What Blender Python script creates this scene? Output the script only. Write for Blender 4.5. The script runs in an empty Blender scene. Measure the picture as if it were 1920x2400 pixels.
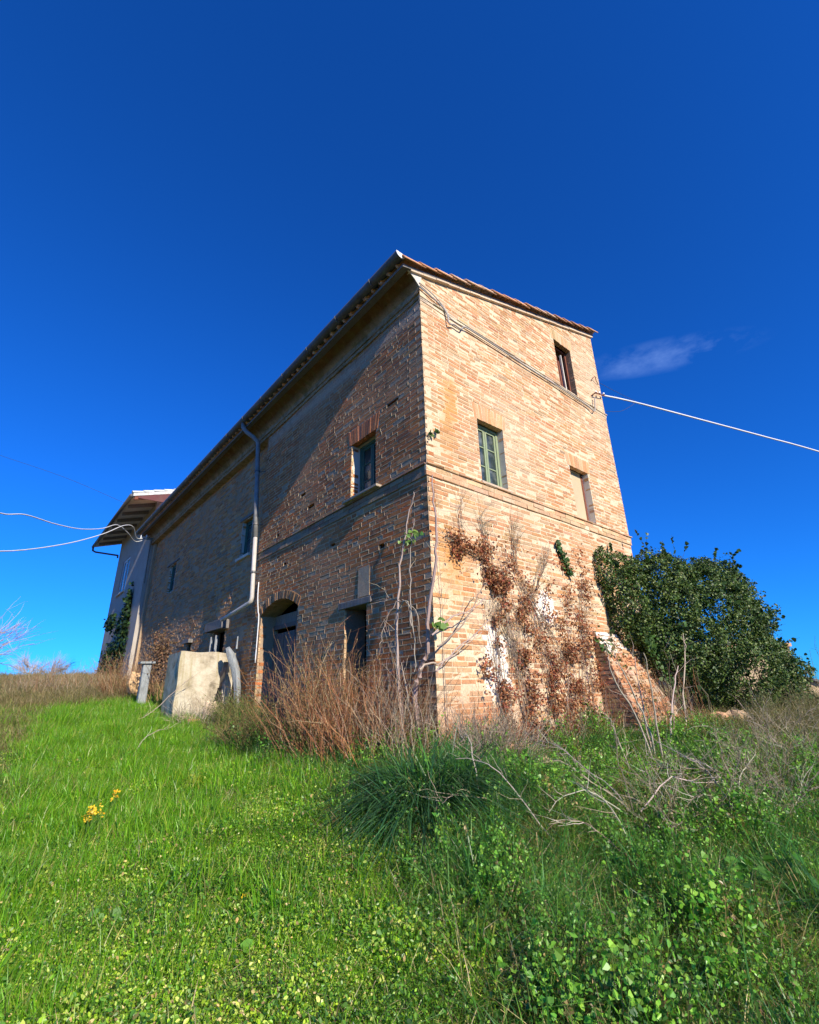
import bpy, math, random
import numpy as np
from mathutils import Matrix, Vector, noise as mnoise

random.seed(7)
RNG = np.random.default_rng(7)
SC = bpy.context.scene
COL = SC.collection
PI = math.pi

# ------------------------------------------------------------------ camera
CAM_POS = Vector((-3.832, -4.108, 0.576))
YAW, PITCH, ROLL = (math.radians(a) for a in (40.548, 20.823, -1.523))
fwd = Vector((math.sin(YAW) * math.cos(PITCH), math.cos(YAW) * math.cos(PITCH), math.sin(PITCH)))
rgt0 = Vector((math.cos(YAW), -math.sin(YAW), 0))
up0 = rgt0.cross(fwd)
rgt = rgt0 * math.cos(ROLL) + up0 * math.sin(ROLL)
upv = -rgt0 * math.sin(ROLL) + up0 * math.cos(ROLL)
cam = bpy.data.cameras.new('camera')
cam.sensor_fit = 'HORIZONTAL'
cam.sensor_width = 36.0
cam.lens = 36.0 * 1127.13 / 1920.0
cam.clip_start = 0.02
cam.clip_end = 6000
camo = bpy.data.objects.new('camera', cam)
COL.objects.link(camo)
camo.matrix_world = Matrix(((rgt.x, upv.x, -fwd.x, CAM_POS.x), (rgt.y, upv.y, -fwd.y, CAM_POS.y),
                            (rgt.z, upv.z, -fwd.z, CAM_POS.z), (0, 0, 0, 1)))
SC.camera = camo

# ------------------------------------------------------------------ sky, sun, exposure
SUN_EL = math.radians(27.9)
SUN_AZ = math.radians(184.9)          # clockwise from +Y: behind the camera, to the right
sun_from = Vector((math.sin(SUN_AZ) * math.cos(SUN_EL), math.cos(SUN_AZ) * math.cos(SUN_EL), math.sin(SUN_EL)))
sl = bpy.data.lights.new('sun', 'SUN')
sl.energy = 5.0
sl.angle = math.radians(0.5)
sl.color = (1.0, 0.895, 0.73)
so = bpy.data.objects.new('sun', sl)
COL.objects.link(so)
so.rotation_euler = (-sun_from).to_track_quat('-Z', 'Y').to_euler()
so.location = sun_from * 60

W = bpy.data.worlds.new('World')
SC.world = W
W.use_nodes = True
wn, wl = W.node_tree.nodes, W.node_tree.links
wn.clear()
sky = wn.new('ShaderNodeTexSky')
sky.sky_type = 'NISHITA'
sky.sun_disc = False
sky.sun_elevation = SUN_EL
sky.sun_rotation = SUN_AZ
sky.altitude = 300
sky.air_density = 1.0
sky.dust_density = 0.0
sky.ozone_density = 3.0
hs = wn.new('ShaderNodeMixRGB')           # clear, deep winter blue
hs.blend_type = 'MULTIPLY'
hs.inputs[0].default_value = 1.0
hs.inputs[2].default_value = (0.07, 0.55, 1.44, 1)
wl.new(sky.outputs[0], hs.inputs[1])
# thin wisp of cloud above the right-hand fields (direction-based, part of the sky)
tc = wn.new('ShaderNodeTexCoord')
def vmath(op, a=None, b=None):
    n = wn.new('ShaderNodeVectorMath'); n.operation = op
    for i, v in enumerate((a, b)):
        if v is None: continue
        if hasattr(v, 'is_output'): wl.new(v, n.inputs[i])
        else: n.inputs[i].default_value = v
    return n
def smath(op, a=None, b=None, clamp=False):
    n = wn.new('ShaderNodeMath'); n.operation = op; n.use_clamp = clamp
    for i, v in enumerate((a, b)):
        if v is None: continue
        if hasattr(v, 'is_output'): wl.new(v, n.inputs[i])
        else: n.inputs[i].default_value = v
    return n.outputs[0]
WISP_C = (fwd * 1127.13 + rgt * (1545 - 960) - upv * (835 - 1200)).normalized()
wisp_u = (rgt * 0.975 + upv * 0.20).normalized()
wisp_v = WISP_C.cross(wisp_u).normalized()
du = vmath('DOT_PRODUCT', tc.outputs['Generated'], tuple(wisp_u)).outputs['Value']
dv = vmath('DOT_PRODUCT', tc.outputs['Generated'], tuple(wisp_v)).outputs['Value']
dw = vmath('DOT_PRODUCT', tc.outputs['Generated'], tuple(WISP_C)).outputs['Value']
cu = float(WISP_C.dot(wisp_u)); cv = float(WISP_C.dot(wisp_v))
nz = wn.new('ShaderNodeTexNoise'); nz.inputs['Scale'].default_value = 9; nz.inputs['Detail'].default_value = 6
nz.inputs['Roughness'].default_value = 0.62
mp = wn.new('ShaderNodeMapping'); mp.inputs['Scale'].default_value = (1.0, 1.0, 2.4)
wl.new(tc.outputs['Generated'], mp.inputs['Vector']); wl.new(mp.outputs[0], nz.inputs['Vector'])
ru = smath('DIVIDE', smath('SUBTRACT', du, cu), 0.14)
rv = smath('DIVIDE', smath('SUBTRACT', dv, cv), 0.032)
rr = smath('ADD', smath('MULTIPLY', ru, ru), smath('MULTIPLY', rv, rv))
core = smath('SUBTRACT', 1.0, rr, True)
front = smath('GREATER_THAN', dw, 0.5)
dens = smath('MULTIPLY', smath('MULTIPLY', core, front), smath('SUBTRACT', smath('MULTIPLY', nz.outputs[0], 2.6), 0.95, True), True)
dens = smath('MULTIPLY', dens, 0.36)
wmix = wn.new('ShaderNodeMixRGB')
wl.new(dens, wmix.inputs[0]); wl.new(hs.outputs[0], wmix.inputs[1]); wmix.inputs[2].default_value = (3.2, 5.0, 9.5, 1)
bg = wn.new('ShaderNodeBackground')
bg.inputs['Strength'].default_value = 0.10
wl.new(wmix.outputs[0], bg.inputs['Color'])
wo = wn.new('ShaderNodeOutputWorld')
wl.new(bg.outputs[0], wo.inputs['Surface'])

SC.view_settings.view_transform = 'Standard'
SC.view_settings.look = 'None'
SC.view_settings.gamma = 1.0
SC.view_settings.use_curve_mapping = False
SC.view_settings.exposure = 0.50
SC.render.engine = 'CYCLES'
SC.cycles.use_adaptive_sampling = True
SC.cycles.adaptive_threshold = 0.025
SC.cycles.max_bounces = 5
SC.cycles.diffuse_bounces = 3
SC.cycles.glossy_bounces = 2
SC.cycles.transmission_bounces = 2
SC.cycles.transparent_max_bounces = 8

# ------------------------------------------------------------------ helpers: objects
def tag(o, label=None, cat=None, group=None, kind=None):
    if label: o['label'] = label
    if cat: o['category'] = cat
    if group: o['group'] = group
    if kind: o['kind'] = kind
    return o

def empty(name, loc=(0, 0, 0)):
    o = bpy.data.objects.new(name, None)
    o.empty_display_size = 0.2
    COL.objects.link(o)
    o.location = loc
    return o

def link(name, me, mat=None, parent=None):
    o = bpy.data.objects.new(name, me)
    COL.objects.link(o)
    if mat is not None and not me.materials: me.materials.append(mat)
    if parent is not None:
        o.parent = parent
        if parent.parent is None: o.matrix_parent_inverse = Matrix.Translation(-parent.location)
    return o

def np_mesh(name, V, F, col=None, smooth=False):
    """V (n,3); F array (m,k) or list of such arrays; col (n,4) or (n,3)."""
    V = np.asarray(V, np.float32)
    Fs = F if isinstance(F, list) else [F]
    Fs = [np.asarray(f, np.int32) for f in Fs if len(f)]
    me = bpy.data.meshes.new(name)
    nl = sum(f.size for f in Fs); nf = sum(len(f) for f in Fs)
    me.vertices.add(len(V)); me.vertices.foreach_set('co', V.ravel())
    me.loops.add(nl); me.polygons.add(nf)
    me.loops.foreach_set('vertex_index', np.concatenate([f.ravel() for f in Fs]))
    sizes = np.concatenate([np.full(len(f), f.shape[1], np.int32) for f in Fs])
    starts = np.concatenate([[0], np.cumsum(sizes)[:-1]]).astype(np.int32)
    me.polygons.foreach_set('loop_start', starts)
    me.polygons.foreach_set('use_smooth', np.full(nf, smooth, bool))
    if col is not None:
        c = np.asarray(col, np.float32)
        if c.shape[1] == 3: c = np.concatenate([c, np.ones((len(c), 1), np.float32)], 1)
        a = me.attributes.new('col', 'FLOAT_COLOR', 'POINT')
        a.data.foreach_set('color', c.ravel())
    me.update(calc_edges=True)
    me.validate()
    return me

class MB:
    """collects simple shapes; build() makes one mesh object"""
    def __init__(s): s.v, s.f, s.c = [], [], []
    def add(s, vs, fs, col=(1, 1, 1)):
        b = len(s.v)
        s.v += [tuple(v) for v in vs]; s.f += [tuple(i + b for i in f) for f in fs]; s.c += [tuple(col)] * len(vs)
    def box(s, x0, x1, y0, y1, z0, z1, col=(1, 1, 1), jit=0.0):
        vs = [(x, y, z) for x in (x0, x1) for y in (y0, y1) for z in (z0, z1)]
        if jit: vs = [tuple(a + random.uniform(-jit, jit) for a in v) for v in vs]
        s.add(vs, [(0, 1, 3, 2), (4, 6, 7, 5), (0, 4, 5, 1), (2, 3, 7, 6), (0, 2, 6, 4), (1, 5, 7, 3)], col)
    def hexa(s, b, t, col=(1, 1, 1)):
        s.add(list(b) + list(t), [(3, 2, 1, 0), (4, 5, 6, 7), (0, 1, 5, 4), (1, 2, 6, 5), (2, 3, 7, 6), (3, 0, 4, 7)], col)
    def tube(s, pts, rad, n=8, col=(1, 1, 1), caps=True):
        pts = [Vector(p) for p in pts]
        rs = rad if isinstance(rad, (list, tuple)) else [rad] * len(pts)
        b = len(s.v); prev = None
        for i, p in enumerate(pts):
            d = (pts[min(i + 1, len(pts) - 1)] - pts[max(i - 1, 0)]).normalized()
            if prev is None:
                a = Vector((0, 0, 1)) if abs(d.z) < 0.9 else Vector((1, 0, 0))
                x = d.cross(a).normalized()
            else:
                x = (prev - d * prev.dot(d)).normalized()
            prev = x; y = d.cross(x)
            for k in range(n):
                t = 2 * PI * k / n
                s.v.append(tuple(p + (x * math.cos(t) + y * math.sin(t)) * rs[i])); s.c.append(tuple(col))
        for i in range(len(pts) - 1):
            for k in range(n):
                k2 = (k + 1) % n
                s.f.append((b + i * n + k, b + i * n + k2, b + (i + 1) * n + k2, b + (i + 1) * n + k))
        if caps:
            s.f.append(tuple(b + k for k in range(n))[::-1])
            s.f.append(tuple(b + (len(pts) - 1) * n + k for k in range(n)))
    def build(s, name, mat, parent=None, smooth=False, bevel=0.0):
        me = bpy.data.meshes.new(name)
        me.from_pydata(s.v, [], s.f)
        a = me.attributes.new('col', 'FLOAT_COLOR', 'POINT')
        a.data.foreach_set('color', np.array([tuple(c)[:3] + (0.0,) for c in s.c], np.float32).ravel())
        if smooth: me.polygons.foreach_set('use_smooth', np.ones(len(me.polygons), bool))
        me.update()
        o = link(name, me, mat, parent)
        if bevel:
            m = o.modifiers.new('bevel', 'BEVEL'); m.width = bevel; m.segments = 1; m.limit_method = 'ANGLE'
        return o

def fnoise(x, y, s=1.0, seed=0.0):
    """cheap smooth value noise in numpy, about -1..1"""
    x = np.asarray(x, float) * s + seed * 13.7; y = np.asarray(y, float) * s + seed * 7.3
    out = 0
    for k, (a, b, p) in enumerate(((1.0, 0.37, 0.3), (-0.62, 0.91, 1.7), (0.45, -1.21, 4.1), (1.53, 0.77, 2.2), (-1.1, -1.4, 5.3))):
        out = out + np.sin(a * x * 2.1 + b * y * 2.1 + p + 1.3 * np.sin(b * x * 1.3 - a * y * 1.1 + p * 2)) / (1.0 + 0.35 * k)
    return out / 2.6

# ------------------------------------------------------------------ helpers: materials
MATS = {}
def nodes_of(name):
    m = bpy.data.materials.new(name); m.use_nodes = True
    nt = m.node_tree; nt.nodes.clear()
    MATS[name] = m
    return m, nt.nodes, nt.links

def N(ns, t, **kw):
    n = ns.new(t)
    for k, v in kw.items(): setattr(n, k, v)
    return n

def mixc(ns, ls, fac, a, b, mode='MIX'):
    n = ns.new('ShaderNodeMix'); n.data_type = 'RGBA'; n.blend_type = mode; n.clamp_factor = True
    for sock, v in ((n.inputs[0], fac), (n.inputs[6], a), (n.inputs[7], b)):
        if hasattr(v, 'is_output'): ls.new(v, sock)
        else: sock.default_value = v if not isinstance(v, tuple) or len(v) == 4 else v + (1,)
    return n.outputs[2]

def noise_tex(ns, ls, vec, scale, detail=4, rough=0.55):
    n = ns.new('ShaderNodeTexNoise')
    n.inputs['Scale'].default_value = scale; n.inputs['Detail'].default_value = detail; n.inputs['Roughness'].default_value = rough
    if vec is not None: ls.new(vec, n.inputs['Vector'])
    return n.outputs[0]

def ramp(ns, ls, fac, stops):
    n = ns.new('ShaderNodeValToRGB')
    els = n.color_ramp.elements
    while len(els) < len(stops): els.new(0.5)
    for e, (p, c) in zip(els, stops):
        e.position = p; e.color = c if len(c) == 4 else tuple(c) + (1,)
    ls.new(fac, n.inputs[0])
    return n.outputs[0]

def mapr(ns, ls, v, a, b, c=0.0, d=1.0):
    n = ns.new('ShaderNodeMapRange'); n.clamp = True
    ls.new(v, n.inputs[0])
    for i, t in zip((1, 2, 3, 4), (a, b, c, d)): n.inputs[i].default_value = t
    return n.outputs[0]

def mth(ns, ls, op, a, b=None):
    n = ns.new('ShaderNodeMath'); n.operation = op
    for i, v in enumerate((a, b)):
        if v is None: continue
        if hasattr(v, 'is_output'): ls.new(v, n.inputs[i])
        else: n.inputs[i].default_value = v
    return n.outputs[0]

def bump(ns, ls, h, strength, dist):
    n = ns.new('ShaderNodeBump'); n.inputs['Strength'].default_value = strength; n.inputs['Distance'].default_value = dist
    ls.new(h, n.inputs['Height'])
    return n.outputs[0]

def finish(ns, ls, col, rough=0.9, spec=0.2, nrm=None, metal=0.0):
    p = ns.new('ShaderNodeBsdfPrincipled')
    if hasattr(col, 'is_output'): ls.new(col, p.inputs['Base Color'])
    else: p.inputs['Base Color'].default_value = tuple(col) + (1,)
    if hasattr(rough, 'is_output'): ls.new(rough, p.inputs['Roughness'])
    else: p.inputs['Roughness'].default_value = rough
    p.inputs['Specular IOR Level'].default_value = spec
    p.inputs['Metallic'].default_value = metal
    if nrm is not None: ls.new(nrm, p.inputs['Normal'])
    o = ns.new('ShaderNodeOutputMaterial')
    ls.new(p.outputs[0], o.inputs['Surface'])
    return p

def masonry(name, smear_col, smear_lo, smear_hi, wash=(0.88, 0.82, 0.72), dark=(0.06, 0.055, 0.05), dark_amt=0.25, bstr=0.5):
    """brick / mortar / plaster: base from the 'col' attribute (alpha = how much limewash survives)"""
    m, ns, ls = nodes_of(name)
    at = N(ns, 'ShaderNodeAttribute', attribute_name='col')
    geo = ns.new('ShaderNodeNewGeometry'); P = geo.outputs['Position']
    fine = noise_tex(ns, ls, P, 55, 5, 0.65)
    mid = noise_tex(ns, ls, P, 9, 5, 0.6)
    big = noise_tex(ns, ls, P, 1.6, 4, 0.6)
    c = mixc(ns, ls, 1.0, at.outputs['Color'], ramp(ns, ls, fine, [(0.25, (0.62, 0.6, 0.58)), (0.75, (1.28, 1.26, 1.22))]), 'MULTIPLY')
    s1 = mapr(ns, ls, mth(ns, ls, 'ADD', mth(ns, ls, 'MULTIPLY', mid, 0.6), mth(ns, ls, 'MULTIPLY', big, 0.4)), smear_lo, smear_hi)
    c = mixc(ns, ls, mth(ns, ls, 'MULTIPLY', s1, 0.75), c, smear_col)
    mpn = ns.new('ShaderNodeMapping'); mpn.inputs['Scale'].default_value = (5, 5, 0.55); ls.new(P, mpn.inputs['Vector'])
    run = mapr(ns, ls, noise_tex(ns, ls, mpn.outputs[0], 1.3, 5, 0.65), 0.54, 0.74)
    c = mixc(ns, ls, mth(ns, ls, 'MULTIPLY', run, 0.30), c, mixc(ns, ls, big, (0.34, 0.19, 0.09), (0.60, 0.42, 0.24)))
    st = mapr(ns, ls, noise_tex(ns, ls, P, 3.1, 6, 0.7), 0.55, 0.78)
    c = mixc(ns, ls, mth(ns, ls, 'MULTIPLY', st, dark_amt), c, dark)
    wfac = mapr(ns, ls, mth(ns, ls, 'ADD', mth(ns, ls, 'ADD', mth(ns, ls, 'MULTIPLY', mid, 0.45), mth(ns, ls, 'MULTIPLY', big, 0.55)), mth(ns, ls, 'SUBTRACT', at.outputs['Alpha'], 1.0)), 0.30, 0.40)
    wc = mixc(ns, ls, fine, tuple(x * 0.82 for x in wash), wash)
    c = mixc(ns, ls, mth(ns, ls, 'MULTIPLY', wfac, 0.93), c, wc)
    h = mth(ns, ls, 'ADD', mth(ns, ls, 'MULTIPLY', fine, 0.6), mth(ns, ls, 'MULTIPLY', mid, 1.0))
    finish(ns, ls, c, 0.93, 0.12, bump(ns, ls, h, bstr, 0.012))
    return m

def simple(name, col, rough=0.8, spec=0.2, var=0.25, scale=12.0, metal=0.0, bstr=0.15, attr=False, streak=None, stcol=(0.1, 0.08, 0.06), stamt=0.5):
    m, ns, ls = nodes_of(name)
    geo = ns.new('ShaderNodeNewGeometry'); P = geo.outputs['Position']
    if streak:
        mpn = ns.new('ShaderNodeMapping'); mpn.inputs['Scale'].default_value = streak
        ls.new(P, mpn.inputs['Vector']); V = mpn.outputs[0]
    else: V = P
    n1 = noise_tex(ns, ls, V, scale, 5, 0.6)
    base = tuple(col) + (1,)
    if attr:
        at = N(ns, 'ShaderNodeAttribute', attribute_name='col')
        base = mixc(ns, ls, 1.0, at.outputs['Color'], tuple(col), 'MULTIPLY')
    c = mixc(ns, ls, 1.0, base, ramp(ns, ls, n1, [(0.25, (1 - var,) * 3), (0.75, (1 + var,) * 3)]), 'MULTIPLY')
    n2 = mapr(ns, ls, noise_tex(ns, ls, V, scale * 0.35, 6, 0.7), 0.52, 0.75)
    c = mixc(ns, ls, mth(ns, ls, 'MULTIPLY', n2, stamt), c, stcol)
    finish(ns, ls, c, rough, spec, bump(ns, ls, n1, bstr, 0.01), metal)
    return m

def foliage(name, transl=0.35, rough=0.5, spec=0.3, inst=False, gain=1.0, tgain=1.5):
    m, ns, ls = nodes_of(name)
    at = N(ns, 'ShaderNodeAttribute', attribute_name='col')
    oi = ns.new('ShaderNodeObjectInfo')
    c = at.outputs['Color']
    if inst:
        c = mixc(ns, ls, 1.0, c, ramp(ns, ls, oi.outputs['Random'], [(0, (0.72, 0.74, 0.7)), (0.5, (1.0, 1.0, 1.0)), (1, (1.3, 1.2, 1.0))]), 'MULTIPLY')
    if gain != 1.0:
        c = mixc(ns, ls, 1.0, c, (gain, gain, gain), 'MULTIPLY')
    p = ns.new('ShaderNodeBsdfPrincipled')
    ls.new(c, p.inputs['Base Color']); p.inputs['Roughness'].default_value = rough
    p.inputs['Specular IOR Level'].default_value = spec
    o = ns.new('ShaderNodeOutputMaterial')
    if transl > 0:
        t = ns.new('ShaderNodeBsdfTranslucent')
        ls.new(mixc(ns, ls, 1.0, c, (tgain, tgain * 1.1, tgain * 0.6), 'MULTIPLY'), t.inputs['Color'])
        mx = ns.new('ShaderNodeMixShader'); mx.inputs[0].default_value = transl
        ls.new(p.outputs[0], mx.inputs[1]); ls.new(t.outputs[0], mx.inputs[2]); ls.new(mx.outputs[0], o.inputs['Surface'])
    else:
        ls.new(p.outputs[0], o.inputs['Surface'])
    return m

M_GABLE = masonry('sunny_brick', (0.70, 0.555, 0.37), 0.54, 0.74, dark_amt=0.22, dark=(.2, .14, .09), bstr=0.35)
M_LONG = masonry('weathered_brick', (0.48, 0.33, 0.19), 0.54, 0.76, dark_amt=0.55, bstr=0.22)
M_CORNICE = masonry('mossy_plaster', (0.15, 0.12, 0.045), 0.45, 0.6, wash=(0.72, 0.68, 0.6), dark_amt=0.5, bstr=0.5)
M_TILE = simple('terracotta', (0.60, 0.345, 0.205), 0.9, 0.15, 0.3, 14, attr=True, stcol=(0.34, 0.27, 0.19), stamt=0.55)
M_ZINC = simple('old_zinc', (0.22, 0.22, 0.215), 0.55, 0.4, 0.25, 9, 0.15, stcol=(0.25, 0.2, 0.15), stamt=0.5)
M_DARKZINC = simple('dark_gutter', (0.10, 0.105, 0.11), 0.55, 0.4, 0.3, 7, 0.2, stcol=(0.18, 0.11, 0.07), stamt=0.5)
M_PLASTER = simple('plaster', (0.62, 0.57, 0.49), 0.95, 0.1, 0.12, 5, stcol=(0.4, 0.34, 0.27), stamt=0.45)
M_CREAM = simple('cream_panel', (0.48, 0.40, 0.26), 0.9, 0.1, 0.08, 4, stcol=(0.5, 0.4, 0.25), stamt=0.3)  # base tone lowered to paint the panel as shaded
M_GREEN = simple('green_paint', (0.25, 0.31, 0.18), 0.6, 0.3, 0.2, 20, stcol=(0.3, 0.26, 0.18), stamt=0.5, streak=(3, 3, 0.5))
M_DKGREEN = simple('dark_green_paint', (0.05, 0.12, 0.095), 0.6, 0.3, 0.2, 20, stcol=(0.1, 0.1, 0.08), stamt=0.4)
M_WOOD = simple('grey_wood', (0.20, 0.185, 0.17), 0.85, 0.15, 0.35, 18, streak=(4, 4, 0.35), bstr=0.5, stcol=(0.08, 0.065, 0.05), stamt=0.6)
M_REDWOOD = simple('red_wood', (0.20, 0.07, 0.045), 0.8, 0.15, 0.3, 14, streak=(4, 4, 0.5))
M_BLUEDOOR = simple('blue_grey_door', (0.13, 0.11, 0.105), 0.75, 0.2, 0.35, 18, streak=(5, 5, 0.4), bstr=0.4, stcol=(0.16, 0.14, 0.13), stamt=0.5)
M_POST = simple('weathered_post', (0.27, 0.29, 0.30), 0.9, 0.12, 0.4, 20, streak=(4, 4, 0.45), bstr=0.9, stcol=(0.1, 0.1, 0.09), stamt=0.75)
M_STONE = simple('stone', (0.5, 0.41, 0.31), 0.95, 0.1, 0.25, 10, attr=True, bstr=0.6, stcol=(0.3, 0.24, 0.18), stamt=0.4)
M_BLACK = simple('dark_inside', (0.02, 0.018, 0.016), 0.95, 0.05, 0.1, 3)  # near-black colour paints the dark of unlit rooms
M_CABLE = simple('grey_cable', (0.33, 0.32, 0.31), 0.6, 0.3, 0.1, 5)
M_WCABLE = simple('white_cable', (0.72, 0.74, 0.76), 0.5, 0.35, 0.05, 5, stamt=0.1)
M_LOWPIPE = simple('pale_pipe', (0.50, 0.47, 0.43), 0.6, 0.3, 0.2, 8, stcol=(0.28, 0.22, 0.16), stamt=0.55, streak=(6, 6, 1))
M_DCABLE = simple('dark_cable', (0.05, 0.05, 0.05), 0.6, 0.3, 0.1, 5)
M_BARK = foliage('bark', 0.0, 0.85, 0.15)
M_DEAD = foliage('dead_leaf', 0.22, 0.75, 0.15)
M_LEAF = foliage('leaf', 0.28, 0.42, 0.4)
M_IVY = foliage('ivy_leaf', 0.15, 0.45, 0.28)
M_GRASS = foliage('grass_blade', 0.42, 0.38, 0.5, inst=True, gain=1.9)
M_STRAW = foliage('straw_blade', 0.25, 0.7, 0.2, inst=True)

def glass(name='old_glass', tint=(0.03, 0.045, 0.045)):
    m, ns, ls = nodes_of(name)
    geo = ns.new('ShaderNodeNewGeometry')
    n = noise_tex(ns, ls, geo.outputs['Position'], 6, 4, 0.6)
    c = mixc(ns, ls, mapr(ns, ls, n, 0.45, 0.75), tint, (0.16, 0.18, 0.17))
    finish(ns, ls, c, mapr(ns, ls, n, 0.3, 0.8, 0.05, 0.35), 0.5, bump(ns, ls, n, 0.05, 0.01))
    return m
M_GLASS = glass()

def concrete():
    m, ns, ls = nodes_of('old_concrete')
    geo = ns.new('ShaderNodeNewGeometry'); P = geo.outputs['Position']
    n1 = noise_tex(ns, ls, P, 4, 7, 0.65); n2 = noise_tex(ns, ls, P, 40, 4, 0.6)
    mpn = ns.new('ShaderNodeMapping'); mpn.inputs['Scale'].default_value = (5, 5, 0.5); ls.new(P, mpn.inputs['Vector'])
    n3 = noise_tex(ns, ls, mpn.outputs[0], 1.6, 4, 0.6)
    c = ramp(ns, ls, n1, [(0.32, (0.20, 0.17, 0.12)), (0.46, (0.44, 0.38, 0.28)), (0.6, (0.56, 0.51, 0.40)), (0.78, (0.40, 0.36, 0.28))])
    c = mixc(ns, ls, mth(ns, ls, 'MULTIPLY', mapr(ns, ls, n3, 0.5, 0.68), 0.7), c, (0.30, 0.25, 0.11))
    c = mixc(ns, ls, mth(ns, ls, 'MULTIPLY', mapr(ns, ls, n2, 0.5, 0.8), 0.35), c, (0.25, 0.22, 0.18))
    finish(ns, ls, c, 0.95, 0.1, bump(ns, ls, mth(ns, ls, 'ADD', n1, n2), 0.4, 0.012))
    return m
M_CONC = concrete()

def ground_mat():
    m, ns, ls = nodes_of('soil_and_thatch')
    geo = ns.new('ShaderNodeNewGeometry'); P = geo.outputs['Position']
    at = N(ns, 'ShaderNodeAttribute', attribute_name='col')
    n1 = noise_tex(ns, ls, P, 3, 8, 0.7); n2 = noise_tex(ns, ls, P, 60, 4, 0.7)
    c = mixc(ns, ls, mapr(ns, ls, n1, 0.35, 0.65), at.outputs['Color'], (0.075, 0.062, 0.032))
    c = mixc(ns, ls, 1.0, c, ramp(ns, ls, n2, [(0.25, (0.4, 0.4, 0.4)), (0.75, (1.6, 1.6, 1.5))]), 'MULTIPLY')
    finish(ns, ls, c, 0.95, 0.08, bump(ns, ls, mth(ns, ls, 'ADD', n1, n2), 0.8, 0.05))
    return m
M_GROUND = ground_mat()

# ------------------------------------------------------------------ ground
CP = np.array([
    (-3.83, -4.11, -1.02), (-3.6, 0.0, -0.60), (-3.6, 4.0, -0.14), (-3.4, 10.0, 0.50), (-3.3, 20.0, 1.42), (-3.0, 34.0, 2.02), (-10, 34, 2.1), (8, 34, 1.9),
    (-1.9, -1.7, -0.66), (-1.4, -0.4, -0.36), (-0.5, -0.5, -0.17), (0, -0.1, -0.05), (1.0, -0.5, -0.20), (2.0, -0.5, -0.17), (3.4, -0.4, -0.02), (5.0, -0.6, 0.06), (7.5, -1.0, 0.10),
    (-0.3, 2.0, -0.02), (-0.3, 4.0, 0.06), (-0.4, 6.0, 0.24), (-1.6, 6.2, 0.24), (-1.6, 2.0, -0.2), (-0.5, 10.0, 0.72), (-0.5, 15.0, 1.22), (-0.5, 20.0, 1.5),
    (0.8, -2.9, -0.66), (2.9, -2.6, -0.36), (5.5, -2.2, -0.05), (9.0, -2.0, 0.12), (14, -1.0, 0.05), (20, 0, -0.2), (2, -6, -1.2), (8, -6, -0.7), (-2, -9, -1.6), (-10, -6, -1.3), (-10, 4, -0.3), (-10, 15, 0.9),
    (12, 12, 0.8), (14, 24, 1.2), (5.5, 3, 0.3), (5.6, 10, 0.9)])
def _rbf_fit():
    P = CP[:, :2]; n = len(P)
    r = np.sqrt(((P[:, None] - P[None]) ** 2).sum(-1) + 1.2 ** 2)
    A = np.zeros((n + 3, n + 3)); A[:n, :n] = r + np.eye(n) * 0.02
    A[:n, n] = 1; A[:n, n + 1:n + 3] = P; A[n, :n] = 1; A[n + 1:, :n] = P.T
    return np.linalg.solve(A, np.concatenate([CP[:, 2], [0, 0, 0]]))
_RB = _rbf_fit()
def H(x, y):
    x = np.asarray(x, float); y = np.asarray(y, float); sh = x.shape
    X = x.ravel(); Y = y.ravel(); n = len(CP)
    z = np.empty(len(X))
    for i in range(0, len(X), 20000):
        a = X[i:i + 20000, None] - CP[None, :, 0]; b = Y[i:i + 20000, None] - CP[None, :, 1]
        z[i:i + 20000] = np.sqrt(a * a + b * b + 1.44) @ _RB[:n] + _RB[n] + _RB[n + 1] * X[i:i + 20000] + _RB[n + 2] * Y[i:i + 20000]
    z += 0.035 * fnoise(X, Y, 1.1, 3) + 0.015 * fnoise(X, Y, 4.0, 5)
    bank = np.clip((X + 1.45 + .45 * np.clip(-1 - Y, 0, 9)) / .7, 0, 1) * np.clip((-Y + .1) / .5, 0, 1) * np.clip((7 - X) / 3, 0, 1)
    z += bank * (0.085 * fnoise(X, Y, 2.3, 91) + 0.045 * fnoise(X, Y, 5.2, 92) - .03)
    z += 0.15 * np.exp(-((X + .85) ** 2 + (Y + .75) ** 2) / .22) + 0.08 * np.exp(-((X + .1) ** 2 + (Y + 1.0) ** 2) / .3) - 0.12 * np.exp(-((X + .25) ** 2 + (Y + 1.95) ** 2) / .12)
    rr_ = np.hypot(X - 2, Y - 14)
    t = np.clip((rr_ - 26) / 70, 0, 1); t = t * t * (3 - 2 * t)
    z = z * (1 - t) + (-11.0) * t
    return z.reshape(sh)
def H1(x, y): return float(H(np.array([x]), np.array([y]))[0])

def axis_lines(lo, hi, step, far):
    a = list(np.arange(lo, hi + 1e-6, step)); s = step
    while a[-1] < far: s *= 1.25; a.append(a[-1] + s)
    s = step; b = []; c = lo
    while c > -far: s *= 1.25; c -= s; b.append(c)
    return np.array(b[::-1] + a)
gx = axis_lines(-9, 12, 0.2, 3000); gy = axis_lines(-6, 36, 0.2, 3000)
GX, GY = np.meshgrid(gx, gy, indexing='ij')
GZ = H(GX, GY)
nx, ny = GX.shape
idx = np.arange(nx * ny).reshape(nx, ny)
gf = np.stack([idx[:-1, :-1], idx[1:, :-1], idx[1:, 1:], idx[:-1, 1:]], -1).reshape(-1, 4)
dry = np.clip((GY - 7.5) / 3, 0, 1) * np.clip((-GX - 1.0) / 1.0, 0, 1)
dry = np.maximum(dry, np.clip((GX - 2.5) / 2, 0, 1) * np.clip((-GY - 0.2) / 1.0, 0, 1))
dry = np.maximum(dry, np.clip((np.hypot(GX, GY) - 14) / 6, 0, 1))
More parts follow.
